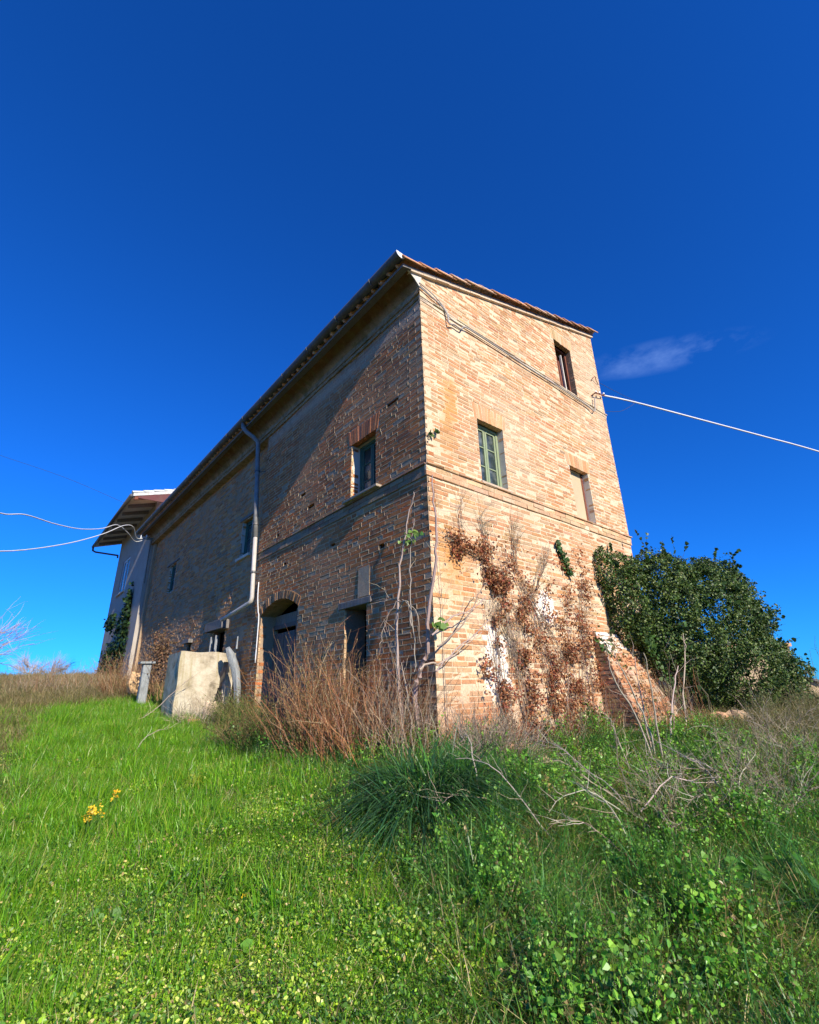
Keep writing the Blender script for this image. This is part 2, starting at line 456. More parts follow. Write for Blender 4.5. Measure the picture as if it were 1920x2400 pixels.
gcol = np.stack([0.04 + 0.16 * dry, 0.05 + 0.11 * dry, 0.016 + 0.045 * dry], -1).reshape(-1, 3)
gme = np_mesh('ground', np.stack([GX, GY, GZ], -1).reshape(-1, 3), gf, gcol, True)
tag(link('ground', gme, M_GROUND), 'sloping meadow ground rising to the old farmhouse', kind='structure')

# ------------------------------------------------------------------ masonry builders
def to_world(axis, u, o, z):
    return np.stack([u, -o, z], -1) if axis == 'g' else np.stack([-o, u, z], -1)

def waviness(axis, u, z):
    return 0.010 * fnoise(u, z, 0.9, 2 if axis == 'g' else 9) + (0.003 * fnoise(u, z, 1.5, 11) if axis == 'l' else 0)

def lay(u_lo, u_hi, z_lo, z_hi_fn, openings, pitch, quoin, rough=0.0, joint=0.012, blen=0.275):
    """courses of bricks: rows of (u0,u1,z0,z1,course)"""
    out = []; i = 0; z = z_lo
    zmax = max(z_hi_fn(u_lo), z_hi_fn(u_hi))
    while z < zmax:
        start = u_lo + (0.0 if quoin is None else (0.0 if (i % 2 == quoin) else 0.128))
        u = start if quoin is not None else u_lo
        first = True
        if quoin is None: u -= random.uniform(0, 0.27)
        while u < u_hi:
            r = random.random()
            L = blen if r < 0.62 else (0.132 if r < 0.9 else random.uniform(0.16, 0.25))
            if first and quoin is not None: L = blen if i % 2 == quoin else random.choice((blen, 0.20))
            L += random.gauss(0, 0.006); first = False
            a, b = max(u, u_lo), min(u + L, u_hi)
            z0, z1 = z, z + pitch - joint
            spans = [(a, b)] if b - a > 0.03 else []
            for (ua, ub, za, zb) in openings:
                if z1 - 0.35 * pitch > za and z0 + 0.35 * pitch < zb:
                    ns_ = []
                    for (p, q) in spans:
                        if q <= ua or p >= ub: ns_.append((p, q)); continue
                        if ua - p > 0.035: ns_.append((p, ua - 0.001))
                        if q - ub > 0.035: ns_.append((ub + 0.001, q))
                    spans = ns_
            for (p, q) in spans:
                zt = min(z_hi_fn(p), z_hi_fn(q))
                if z1 <= zt: out.append((p, q, z0, z1, i))
                elif z0 + 0.025 < zt: out.append((p, q, z0, zt, i))
            u += L + joint
        z += pitch; i += 1
    return np.array(out)

BRICK_F = np.array([(0, 1, 2, 3), (4, 5, 1, 0), (5, 6, 2, 1), (6, 7, 3, 2), (7, 4, 0, 3), (8, 9, 5, 4), (9, 10, 6, 5), (10, 11, 7, 6), (11, 8, 4, 7)])
def brick_verts(axis, B, prot, jit, depth=0.09, inset=0.004):
    n = len(B); u0, u1, z0, z1 = B[:, 0], B[:, 1], B[:, 2], B[:, 3]
    cu = np.stack([u0, u1, u1, u0], 1); cz = np.stack([z0, z0, z1, z1], 1)
    su = np.array([1, -1, -1, 1.0]); sz = np.array([1, 1, -1, -1.0])
    j = lambda s: RNG.normal(0, s, (n, 4))
    ju, jz = j(jit), j(jit * 0.8)
    uf = cu + su * inset + ju + j(0.001); zf = cz + sz * inset + jz + j(0.001)
    ur = cu + ju; zr = cz + jz
    w = waviness(axis, ur, zr)
    tilt = RNG.normal(0, 0.0004 if axis == 'l' else 0.0012 + prot.std() * 0.25, (n, 4))
    of = prot[:, None] + tilt + w
    U = np.concatenate([uf, ur, ur], 1); Z = np.concatenate([zf, zr, zr], 1)
    O = np.concatenate([of, of - inset * 0.9, np.full((n, 4), -depth)], 1)
    return to_world(axis, U, O, Z)          # n,12,3

def bricks_to_mesh(name, V, C, flip=False):
    n = len(V)
    F = (BRICK_F[None] + np.arange(n)[:, None, None] * 12).reshape(-1, 4)
    if flip: F = F[:, ::-1]
    return np_mesh(name, V.reshape(-1, 3), F, np.repeat(C, 12, 0))

def core_sheet(axis, u_lo, u_hi, z_lo, z_hi_fn, openings, off, colfn, step=0.11):
    us = set(np.arange(u_lo, u_hi + step, step).clip(u_lo, u_hi)); zmax = max(z_hi_fn(u_lo), z_hi_fn(u_hi))
    zs = set(np.arange(z_lo, zmax + step, step))
    hard_u = [a for op in openings for a in op[:2]]; hard_z = [a for op in openings for a in op[2:4]]
    us = sorted([a for a in us if all(abs(a - h) > 0.02 for h in hard_u)] + [h for h in set(hard_u) if u_lo <= h <= u_hi])
    zs = sorted([a for a in zs if all(abs(a - h) > 0.02 for h in hard_z)] + [h for h in set(hard_z) if h <= zmax])
    us = np.array(us); zs = np.array(zs)
    U, Z = np.meshgrid(us, zs, indexing='ij')
    zt = np.vectorize(z_hi_fn)(U); Z = np.minimum(Z, zt)
    V = to_world(axis, U, off + waviness(axis, U, Z), Z).reshape(-1, 3)
    C = colfn(U.ravel(), Z.ravel())
    k = np.arange(U.size).reshape(U.shape)
    f = np.stack([k[:-1, :-1], k[1:, :-1], k[1:, 1:], k[:-1, 1:]], -1).reshape(-1, 4)
    uc = ((us[:-1] + us[1:]) / 2)[:, None].repeat(len(zs) - 1, 1).ravel()
    zc = ((zs[:-1] + zs[1:]) / 2)[None].repeat(len(us) - 1, 0).ravel()
    keep = zc < np.vectorize(z_hi_fn)(uc) + 0.06
    for (ua, ub, za, zb) in openings:
        keep &= ~((uc > ua) & (uc < ub) & (zc > za) & (zc < zb))
    f = f[keep]
    return V, (f if axis == 'g' else f[:, ::-1]), C

# ------------------------------------------------------------------ the brick farmhouse
GW = 5.38                                   # width of the gable
def z_roof(x): return 6.60 + 0.314 * x      # underside of the verge
LEN1, LEN2 = 5.22, 15.4                     # tower part, long part
house = empty('farmhouse', (0, 0, 0))
tag(house, 'tall weathered brick farmhouse with sunlit gable and single-pitch tiled roof', 'farmhouse')

WIN_A = (1.075, 1.665, 3.405, 4.47)
WIN_B = (3.55, 4.17, 3.405, 4.43)
WIN_C = (3.70, 4.31, 6.19, 7.36)
WIN_D = (1.117, 1.777, 3.425, 4.413)
WIN_E = (6.065, 6.65, 3.61, 4.515)
WIN_F = (12.0, 12.7, 3.80, 4.72)
DOOR_G = (3.33, 4.82, -0.3, 2.27)
DOOR_2 = (1.33, 1.88, -0.3, 1.77)
LOW_1 = (7.05, 7.75, 0.3, 2.06)
LOW_2 = (9.4, 9.72, 0.9, 1.98)
NICHE_G = (0.37, 0.60, 4.945, 5.005)
GOP = [WIN_A, WIN_B, WIN_C]
lint_A = (1.0, 1.75, 4.47, 4.745); lint_B = (3.47, 4.25, 4.43, 4.70); lint_C = (3.62, 4.39, 7.36, 7.62)
lint_D = (1.04, 1.86, 4.413, 4.70)
string_z = (3.215, 3.385); upper_z = (6.10, 6.185)
holes_g = [NICHE_G, (0.93, 1.0, 1.02, 1.08), (1.27, 1.34, 1.0, 1.06), (0.55, 0.63, 1.0, 1.07), (0.52, 0.60, 2.02, 2.10), (0.30, 0.37, 2.05, 2.11), (0.75, 0.86, 2.0, 2.06), (2.3, 2.37, 2.25, 2.33), (0.0, 0.12, 2.26, 2.32), (0.0, 0.13, 1.40, 1.46)]

def brick_palette(pal, n):
    cs = np.array([p[1:] for p in pal]); w = np.array([p[0] for p in pal]); w = w / w.sum()
    c = cs[RNG.choice(len(cs), n, p=w)]
    c = c * .7 + (cs * w[:, None]).sum(0) * .3
    return c * RNG.normal(1, 0.09, (n, 1)).clip(0.7, 1.3) * RNG.normal(1, 0.03, (n, 3))

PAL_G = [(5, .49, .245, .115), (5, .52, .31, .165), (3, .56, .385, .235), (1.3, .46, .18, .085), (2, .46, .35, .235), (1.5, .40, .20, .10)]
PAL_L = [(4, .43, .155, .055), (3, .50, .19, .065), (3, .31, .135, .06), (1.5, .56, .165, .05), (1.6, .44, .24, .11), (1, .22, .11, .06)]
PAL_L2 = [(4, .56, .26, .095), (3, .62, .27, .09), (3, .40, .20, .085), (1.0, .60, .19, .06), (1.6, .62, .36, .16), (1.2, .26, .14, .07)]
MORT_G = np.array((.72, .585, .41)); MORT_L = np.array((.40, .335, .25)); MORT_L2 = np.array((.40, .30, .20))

def wash_g(u, z):
    """how much limewash survives on the gable (0..1): a pale patch low down behind the creeper"""
    a = np.exp(-(((u - 1.05) / 0.46) ** 2 + ((z - 0.95) / 0.85) ** 2))
    b = 0.75 * np.exp(-(((u - 0.95) / 0.35) ** 2 + ((z - 1.65) / 0.22) ** 2))
    c = 0.82 * np.exp(-(((u - 2.2) / 0.8) ** 2 + ((z - 1.7) / 0.75) ** 2))
    d = 0.35 * np.exp(-(((u - 2.6) / 1.3) ** 2 + ((z - 3.0) / 0.14) ** 2)) + 0.3 * np.exp(-(((u - 1.6) / 0.5) ** 2 + ((z - 6.55) / 0.35) ** 2))
    return np.clip(np.maximum.reduce([a, b, c, d]) * 1.13, 0, 1)

def tint_g(u, z, c):
    """orange run-off stains and paler or redder zones"""
    st = np.exp(-((u - 0.47 - 0.05 * np.sin(z * 3)) / 0.13) ** 2) * np.clip((5.0 - z) / 0.1, 0, 1) * np.clip((z - 3.4) / 0.9, 0, 1)
    st2 = np.exp(-((u - 0.36) / 0.30) ** 2) * np.exp(-((z - 2.1) / 0.45) ** 2)
    st = np.clip(st * 0.85 + st2 * 0.75, 0, 0.9)[:, None]
    c = c * (1 - st) + np.array((.60, .30, .10)) * st
    red = np.clip((0.75 - z) / 0.5, 0, 1) * np.clip((1.6 - u) / 0.8, 0, 1) + 0.7 * np.clip((u - 3.0) / 0.5, 0, 1) * np.clip((0.9 - z) / 0.4, 0, 1)
    red = (np.clip(red, 0, 1) * 0.55)[:, None]
    c = c * (1 - red) + np.array((.55, .235, .115)) * red
    run = np.zeros_like(u)
    for (a, zt, L, w, k) in ((1.08, 3.40, .9, .04, .5), (1.66, 3.40, .7, .05, .5), (3.56, 3.40, .8, .05, .45), (4.16, 3.40, .6, .04, .5), (3.72, 6.15, 1.1, .05, .4), (4.29, 6.15, .9, .06, .45), (2.4, 6.1, 1.3, .10, .25), (2.9, 3.2, .9, .12, .3), (.08, 6.1, 2.2, .06, .35), (5.25, 6.1, 2.5, .10, .3), (.06, 3.2, 1.0, .07, .4), (1.9, 6.1, .7, .06, .3)):
        run = np.maximum(run, k * np.exp(-((u - a - .02 * np.sin(z * 7 + a)) / w) ** 2) * np.clip((zt - z) / .05, 0, 1) * np.clip(1 - (zt - z) / L, 0, 1))
    c = c * (1 - run[:, None]) + np.array((.27, .17, .09)) * run[:, None]
    pale = (np.clip(fnoise(u, z, 0.55, 4) - 0.05, 0, 1) * 0.55 * np.clip((z - 2.6) / 0.5, 0, 1))[:, None]
    return c * (1 - pale) + np.array((.62, .50, .36)) * pale

def tint_l(u, z, c):
    g = np.clip(fnoise(u, z, 0.8, 21) * 0.9 + 0.1, 0, 1)[:, None] * 0.55
    c = c * (1 - g) + np.array((.42, .30, .19)) * g
    pl = (np.exp(-((z - 5.95) / .13) ** 2) * .7 * (u < 5.3))[:, None]
    return c * (1 - pl) + np.array((.50, .42, .33)) * pl

def col_alpha(c, a): return np.concatenate([c, np.asarray(a)[:, None]], 1).clip(0, 1)

# --- gable wall
zt_g = lambda u: z_roof(u) - 0.02
g_ops = GOP + [lint_A, lint_B, lint_C]
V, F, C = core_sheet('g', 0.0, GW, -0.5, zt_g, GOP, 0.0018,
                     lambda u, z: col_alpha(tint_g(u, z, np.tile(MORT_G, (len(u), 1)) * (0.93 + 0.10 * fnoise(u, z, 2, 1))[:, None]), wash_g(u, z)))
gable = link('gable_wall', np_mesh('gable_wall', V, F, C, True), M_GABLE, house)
Bg = lay(0.0, GW, -0.42, zt_g, g_ops + holes_g + [(-1, 9, string_z[0], string_z[1])], 0.0645, 0, blen=0.25)
prot = RNG.normal(0.0042, 0.0016, len(Bg)) + (RNG.random(len(Bg)) < 0.03) * -0.008
low = Bg[:, 2] < 2.2
prot = prot + low * RNG.normal(0.0, 0.003, len(Bg))
Vg = brick_verts('g', Bg, prot, 0.0022)
um, zm_ = (Bg[:, 0] + Bg[:, 1]) / 2, (Bg[:, 2] + Bg[:, 3]) / 2
Cg = col_alpha(tint_g(um, zm_, brick_palette(PAL_G, len(Bg))), wash_g(um, zm_))
# the 300 bricks that show largest are parts of their own; the rest of the wall is one part
cen = np.stack([um, np.zeros_like(um), zm_], 1) - np.array(CAM_POS)
dist = np.linalg.norm(cen, axis=1)
show = (Bg[:, 1] - Bg[:, 0]) * np.abs(cen[:, 1]) / dist ** 3
show[(zm_ < 0.1)] = 0
show[(um > 0.95) & (zm_ < 2.35)] *= 0.15
own = np.zeros(len(Bg), bool); own[np.argsort(-show)[:300]] = True
o = link('bricks', bricks_to_mesh('bricks', Vg[~own], Cg[~own]), M_GABLE, gable); o['kind'] = 'stuff'
for k in np.where(own)[0]:
    c0 = Vg[k].mean(0)
    me = np_mesh('brick', Vg[k] - c0, BRICK_F, np.repeat(Cg[k:k + 1], 12, 0))
    b = bpy.data.objects.new('brick', me); COL.objects.link(b); me.materials.append(M_GABLE)
    b.parent = gable; b.location = tuple(c0)

# --- long wall, tower part and long part (the long part stands 4 cm back)
zt_l = lambda u: 6.13
holes_l = [(0.55, 0.85, 4.62, 4.70), (2.95, 3.2, 3.72, 3.79), (3.3, 3.5, 4.06, 4.12), (0.92, 1.06, 2.45, 2.55), (4.3, 4.42, 3.52, 3.58), (2.2, 2.36, 2.82, 2.88), (3.9, 4.02, 2.86, 2.92)]
l_open1 = [WIN_D, DOOR_G, DOOR_2] + holes_l
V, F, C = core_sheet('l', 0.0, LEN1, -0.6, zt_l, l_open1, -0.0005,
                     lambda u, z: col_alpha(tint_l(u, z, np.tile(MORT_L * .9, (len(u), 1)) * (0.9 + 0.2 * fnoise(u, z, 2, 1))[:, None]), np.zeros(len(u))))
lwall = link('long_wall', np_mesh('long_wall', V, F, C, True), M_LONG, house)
ARCH_CUT = [(3.29 + k * .1313, 3.29 + (k + 1) * .1313, 1.9, 2.06 + .21 * (1 - ((k - 5.5) / 6.0) ** 2) + .145) for k in range(12)]
Bl = lay(0.0, LEN1, -0.5, zt_l, l_open1 + [lint_D, (1.22, 2.0, 1.74, 1.87)] + ARCH_CUT + holes_l + [(-1, 9, string_z[0], string_z[1])], 0.066, 1)
prot = RNG.normal(0.0006, 0.0008, len(Bl)) + (RNG.random(len(Bl)) < 0.06) * RNG.uniform(0.001, 0.003, len(Bl))
Vl = brick_verts('l', Bl, prot, 0.003, depth=0.13, inset=0.0016)
um, zm_ = (Bl[:, 0] + Bl[:, 1]) / 2, (Bl[:, 2] + Bl[:, 3]) / 2
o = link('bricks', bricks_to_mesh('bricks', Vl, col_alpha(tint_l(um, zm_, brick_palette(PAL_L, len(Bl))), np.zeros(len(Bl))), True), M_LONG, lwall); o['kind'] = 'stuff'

def mortar_ridges(axis, B, prot_mean, jw, miss, colr, mat, parent, base=0.0):
    rows, pr = [], []
    for (a, b, z0, z1, i) in B:
        u = a
        while u < b - 0.01:                      # bed joint above the brick, broken into runs
            L = random.uniform(0.05, 0.22); e = min(u + L, b + jw)
            if random.random() > miss:
                rows.append((u, e, z1 - 0.002 + random.uniform(-.002, .002), z1 + jw - random.uniform(0, .004), 0)); pr.append(base + abs(random.gauss(prot_mean, prot_mean * .3)))
            u = e
        if random.random() > miss:               # head joint
            rows.append((a - jw - 0.001, a + 0.002, z0 - 0.003, z1 + 0.001, 0)); pr.append(base + abs(random.gauss(prot_mean * 1.1, prot_mean * .4)))
    rows = np.array(rows); pr = np.array(pr)
    Vv = brick_verts(axis, rows, pr, 0.0012, depth=0.03 - base, inset=0.001)
    c = brick_palette(colr, len(rows))
    c = tint_l(rows[:, 0], rows[:, 2], c)
    o = link('mortar_joints', bricks_to_mesh('mortar_joints', Vv, col_alpha(c, np.zeros(len(rows))), axis == 'l'), mat, parent); o['kind'] = 'stuff'
mortar_ridges('l', Bl, 0.0021, 0.011, 0.15, [(2, .60, .44, .27), (1, .48, .34, .21), (1, .34, .23, .14)], M_LONG, lwall)
l_open2 = [WIN_E, WIN_F, LOW_1, LOW_2]
V, F, C = core_sheet('l', LEN1, LEN2, -0.3, zt_l, l_open2, -0.1415,
                     lambda u, z: col_alpha(tint_l(u, z, np.tile(MORT_L2, (len(u), 1)) * (0.9 + 0.25 * fnoise(u, z, 2, 1))[:, None]), np.zeros(len(u))), 0.14)
lwall2 = link('long_wall', np_mesh('long_wall', V, F, C, True), M_LONG, house)
B2 = lay(LEN1 + 0.01, LEN2, -0.25, zt_l, l_open2, 0.071, None, joint=0.016)
prot = RNG.normal(-0.139, 0.005, len(B2))
V2 = brick_verts('l', B2, prot, 0.006, depth=0.24, inset=0.003)
um, zm_ = (B2[:, 0] + B2[:, 1]) / 2, (B2[:, 2] + B2[:, 3]) / 2
o = link('bricks', bricks_to_mesh('bricks', V2, col_alpha(tint_l(um, zm_, brick_palette(PAL_L2, len(B2))), np.zeros(len(B2))), True), M_LONG, lwall2); o['kind'] = 'stuff'
mortar_ridges('l', B2, 0.003, 0.014, 0.4, [(2, .42, .33, .24), (1, .34, .27, .2)], M_LONG, lwall2, -0.140)
# corner return where the long part steps back
for (a, b, c, d) in holes_l:
    mb = MB(); mb.box(0.06, 0.10, a - .02, b + .02, c - .02, d + .02, (.16, .085, .05)); mb.build('putlog_hole', M_LONG, house)
mb = MB(); mb.box(-0.001, 0.17, LEN1 - 0.02, LEN1 + 0.004, -0.4, 6.2, (.40, .22, .12)); mb.build('wall_return', M_LONG, house)

# --- closed back of the house (side wall, far wall, inner floor)
mb = MB()
mb.hexa([(GW - 0.3, 0.06, -0.5), (GW - 0.001, 0.06, -0.5), (GW - 0.001, LEN2, -0.5), (GW - 0.3, LEN2, -0.5)],
        [(GW - 0.3, 0.06, z_roof(GW - 0.3)), (GW - 0.001, 0.06, z_roof(GW)), (GW - 0.001, LEN2, z_roof(GW)), (GW - 0.3, LEN2, z_roof(GW - 0.3))], (.45, .3, .18))
mb.build('side_wall', M_LONG, house)
mb = MB()
mb.hexa([(0.06, LEN2 - 0.3, -0.5), (GW - 0.31, LEN2 - 0.3, -0.5), (GW - 0.31, LEN2 - 0.01, -0.5), (0.06, LEN2 - 0.01, -0.5)],
        [(0.06, LEN2 - 0.3, z_roof(0)), (GW - 0.31, LEN2 - 0.3, z_roof(GW - 0.3)), (GW - 0.31, LEN2 - 0.01, z_roof(GW - 0.3)), (0.06, LEN2 - 0.01, z_roof(0))], (.4, .3, .2))
mb.build('end_wall', M_LONG, house)
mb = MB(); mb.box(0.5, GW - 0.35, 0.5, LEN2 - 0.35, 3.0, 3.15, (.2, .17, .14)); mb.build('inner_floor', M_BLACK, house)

# --- string courses: moulded brick bands that wrap the corner
def band(name, z0, z1, out, parent, mat, axis, u0, u1, pal, ledge=0.018, ledge_out=0.022, seg=0.29, alpha=0.0):
    rows = []; pr = []
    zs = np.linspace(z0, z1 - ledge - 0.004, 3)
    for r in range(2):
        u = u0 - (0.13 if r else 0)
        while u < u1:
            a, b = max(u, u0), min(u + seg, u1)
            if b - a > 0.02: rows.append((a, b, zs[r], zs[r + 1] - 0.005, r)); pr.append(out + random.gauss(0, 0.002))
            u += seg + 0.008
    u = u0
    while u < u1:
        L = random.uniform(0.25, 0.31); b = min(u + L, u1)
        if b - u > 0.02: rows.append((u, b, z1 - ledge, z1, 2)); pr.append(out + ledge_out + random.gauss(0, 0.004))
        u += L + 0.004
    rows = np.array(rows); pr = np.array(pr)
    Vv = brick_verts(axis, rows, pr, 0.002, depth=0.02, inset=0.003)
    cc = brick_palette(pal, len(rows))
    if axis == 'g': cc = tint_g(rows[:, 0], rows[:, 2], cc)
    o = link(name, bricks_to_mesh(name, Vv, col_alpha(cc, np.full(len(rows), alpha)), axis == 'l'), mat, parent)
    mbk = np.array([(u0, u1, z0 + 0.001, z1 - ledge - 0.001, 0)])
    Vb = brick_verts(axis, mbk, np.array([out - 0.004]), 0.0, depth=0.02, inset=0.001)
    mc = (MORT_G if axis == 'g' else MORT_L * 0.7)[None]
    link('mortar_bed', bricks_to_mesh('mortar_bed', Vb, col_alpha(mc, [alpha]), axis == 'l'), mat, o)
    o['kind'] = 'stuff'
    return o
PAL_BAND = [(2, .55, .36, .21), (2, .58, .42, .26), (1, .5, .28, .15)]
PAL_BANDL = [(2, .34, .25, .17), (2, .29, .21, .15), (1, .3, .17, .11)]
band('string_course', *string_z, 0.022, gable, M_GABLE, 'g', -0.022, GW + 0.022, PAL_BAND)
band('string_course', *string_z, 0.022, lwall, M_LONG, 'l', 0.002, LEN1, PAL_BANDL)
band('string_course', *upper_z, 0.012, gable, M_GABLE, 'g', -0.012, GW + 0.015, [(1, .66, .57, .46), (1, .6, .5, .38)], ledge=0.02, ledge_out=0.016)

# --- flat brick lintels: soldier courses, each brick its own piece
def soldiers(axis, op, n, parent, mat, pal, prot=0.006):
    u0, u1, z0, z1 = op
    lint = MB()
    Vb = brick_verts(axis, np.array([(u0, u1, z0, z1, 0)]), np.array([-0.001]), 0, depth=0.12, inset=0.001)
    lo = link('lintel', bricks_to_mesh('lintel', Vb, col_alpha((MORT_G if axis == 'g' else MORT_L * 0.8)[None], [0.0]), axis == 'l'), mat, parent)
    w = (u1 - u0) / n
    for k in range(n):
        r = np.array([(u0 + k * w + 0.005, u0 + (k + 1) * w - 0.005, z0 - 0.003, z1 - random.uniform(0, 0.02), 0)])
        v = brick_verts(axis, r, np.array([prot + random.gauss(0, 0.002)]), 0.002, inset=0.003)[0]
        mid = (k - (n - 1) / 2) * 0.10 / n
        c0 = v.mean(0)
        v = v - c0
        ui = 0 if axis == 'g' else 1
        v[:, ui] += mid * v[:, 2] / (z1 - z0)
        me = np_mesh('brick', v, BRICK_F if axis == 'g' else BRICK_F[:, ::-1], np.repeat(col_alpha(brick_palette(pal, 1), [0.0]), 12, 0))
        b = bpy.data.objects.new('brick', me); COL.objects.link(b); me.materials.append(mat)
        b.parent = lo; b.location = tuple(c0)
    return lo
PAL_SOLD = [(2, .56, .28, .14), (2, .58, .35, .19), (1, .6, .40, .24)]
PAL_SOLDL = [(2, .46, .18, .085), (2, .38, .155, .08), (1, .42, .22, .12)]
soldiers('g', lint_A, 11, house, M_GABLE, PAL_SOLD)
soldiers('g', lint_B, 11, house, M_GABLE, PAL_SOLD)
soldiers('g', lint_C, 10, house, M_GABLE, [(2, .58, .40, .24), (1, .56, .32, .18)])
soldiers('l', lint_D, 12, house, M_LONG, PAL_SOLDL)

# --- window reveals and windows
def reveal(axis, op, depth, mat, parent, name='reveal', colr=(1, 1, 1), off=0.0, sides='lrtb', thick=0.02):
    u0, u1, z0, z1 = op
    mb = MB()
    def bx(ua, ub, oa, ob, za, zb):
        if axis == 'g': mb.box(ua, ub, -ob, -oa, za, zb, colr)
        else: mb.box(-ob, -oa, ua, ub, za, zb, colr)
    oo = off - 0.005
    if name == 'door_jamb':
        bx(u0 - thick, u0, -depth, oo, z0, z1); mb.build(name, mat, parent)
        mb = MB(); bx(u1, u1 + thick, -depth, oo, z0, z1); return mb.build(name, mat, parent)
    if 'l' in sides: bx(u0 - thick, u0, -depth, oo, z0, z1)
    if 'r' in sides: bx(u1, u1 + thick, -depth, oo, z0, z1)
    if 't' in sides: bx(u0 - thick, u1 + thick, -depth, oo, z1, z1 + thick)
    if 'b' in sides: bx(u0 - thick, u1 + thick, -depth, oo, z0 - thick, z0)
    return mb.build(name, mat, parent)

def P3(axis, u, o_, z): return (u, -o_, z) if axis == 'g' else (-o_, u, z)
def abox(mb, axis, ua, ub, oa, ob, za, zb, col=(1, 1, 1), jit=0.0):
    if axis == 'g': mb.box(ua, ub, -ob, -oa, za, zb, col, jit)
    else: mb.box(-ob, -oa, ua, ub, za, zb, col, jit)

def casement(axis, op, o_, parent, mat, leaves=2, bars=2, open_leaf=None, fw=0.045):
    """frame, leaves with panes and glazing bars"""
    u0, u1, z0, z1 = op
    w = MB()
    abox(w, axis, u0, u0 + fw, o_ - 0.05, o_, z0, z1); abox(w, axis, u1 - fw, u1, o_ - 0.05, o_, z0, z1)
    abox(w, axis, u0 + fw, u1 - fw, o_ - 0.05, o_, z1 - fw, z1); abox(w, axis, u0 + fw, u1 - fw, o_ - 0.05, o_, z0, z0 + fw)
    win = w.build('window', mat, parent, bevel=0.004)
    iw = (u1 - u0 - 2 * fw) / leaves
    for k in range(leaves):
        a, b = u0 + fw + k * iw + 0.004, u0 + fw + (k + 1) * iw - 0.004
        s = 0.038
        m = MB()
        abox(m, axis, a, a + s, o_ - 0.06, o_ - 0.015, z0 + fw + 0.004, z1 - fw - 0.004); abox(m, axis, b - s, b, o_ - 0.06, o_ - 0.015, z0 + fw + 0.004, z1 - fw - 0.004)
        abox(m, axis, a + s, b - s, o_ - 0.06, o_ - 0.015, z1 - fw - s - 0.004, z1 - fw - 0.004); abox(m, axis, a + s, b - s, o_ - 0.06, o_ - 0.015, z0 + fw + 0.004, z0 + fw + s + 0.02)
        for q in range(bars):
            zz = z0 + fw + (z1 - z0 - 2 * fw) * (q + 1) / (bars + 1)
            abox(m, axis, a + s, b - s, o_ - 0.045, o_ - 0.022, zz - 0.009, zz + 0.009)
        m.build('casement_leaf', mat, win)
        edges = [z0 + fw + 0.03] + [z0 + fw + (z1 - z0 - 2 * fw) * (q + 1) / (bars + 1) for q in range(bars)] + [z1 - fw - 0.03]
        for q in range(bars + 1):
            g = MB(); abox(g, axis, a + s - 0.006, b - s + 0.006, o_ - 0.040, o_ - 0.034, edges[q] + 0.01, edges[q + 1] - 0.01, (1, 1, 1), 0.0012)
            g.build('pane', M_GLASS, win)
    return win

# A: green casement, left leaf ajar in the dark, on the gable
reveal('g', WIN_A, 0.30, M_PLASTER, house, colr=(.5, .45, .4))
casement('g', WIN_A, -0.11, house, M_GREEN, 2, 2)
mb = MB(); mb.box(WIN_A[0] - 0.05, WIN_A[1] + 0.05, -0.045, 0.28, WIN_A[2] - 0.03, WIN_A[2] + 0.003, (.5, .4, .3), 0.003); mb.build('window_sill', M_GABLE, house)
# B: blind window closed with a cream board
reveal('g', WIN_B, 0.34, M_PLASTER, house)
mb = MB(); mb.box(WIN_B[0], WIN_B[1] - 0.05, 0.14, 0.17, WIN_B[2], WIN_B[3], (1, 1, 1)); mb.build('cream_board', M_CREAM, house)
mb = MB(); mb.box(WIN_B[1] - 0.05, WIN_B[1], 0.13, 0.18, WIN_B[2], WIN_B[3], (1, 1, 1)); mb.build('frame_post', M_REDWOOD, house)
mb = MB(); mb.box(WIN_B[0] - 0.1, WIN_B[1] + 0.1, 0.33, 0.36, WIN_B[2], WIN_B[3]); mb.build('unlit_room_sheet', M_BLACK, house)  # black sheet stands in for the unlit room behind
# C: top window, broken reddish shutter and a pale post
reveal('g', WIN_C, 0.28, M_GABLE, house, colr=(.28, .2, .14))
wc = MB()
abox(wc, 'g', WIN_C[0], WIN_C[1], -0.16, -0.12, WIN_C[3] - 0.05, WIN_C[3]); abox(wc, 'g', WIN_C[0], WIN_C[0] + 0.04, -0.16, -0.12, WIN_C[2], WIN_C[3] - 0.05)
abox(wc, 'g', WIN_C[1] - 0.04, WIN_C[1], -0.16, -0.12, WIN_C[2], WIN_C[3] - 0.05)
wco = wc.build('window', M_REDWOOD, house)
for k, (a, b, t) in enumerate(((0.05, 0.13, 0.86), (0.14, 0.21, 0.9), (0.22, 0.28, 0.8))):
    m = MB(); abox(m, 'g', WIN_C[0] + a, WIN_C[0] + b, -0.12, -0.10, WIN_C[2], WIN_C[2] + t, (1, 1, 1), 0.004); m.build('shutter_board', M_REDWOOD, wco)
m = MB(); abox(m, 'g', WIN_C[0] + 0.30, WIN_C[0] + 0.335, -0.099, -0.06, WIN_C[2], WIN_C[2] + 0.95, (1, 1, 1), 0.004); m.build('pale_post', M_PLASTER, wco)
mb = MB(); mb.box(WIN_C[0] - 0.1, WIN_C[1] + 0.1, 0.7, 0.73, WIN_C[2], WIN_C[3]); mb.build('unlit_room_sheet', M_BLACK, house)  # darkness of the room painted as a near-black sheet
# D: dark green casement on the long side with whitewashed jambs
reveal('l', WIN_D, 0.32, M_PLASTER, house)
casement('l', WIN_D, -0.16, house, M_DKGREEN, 2, 2)
mb = MB(); mb.box(-0.10, 0.25, WIN_D[0] - 0.14, WIN_D[1] + 0.1, WIN_D[2] - 0.035, WIN_D[2] - 0.001, (.38, .33, .27), 0.004); mb.build('window_sill', M_LONG, house)
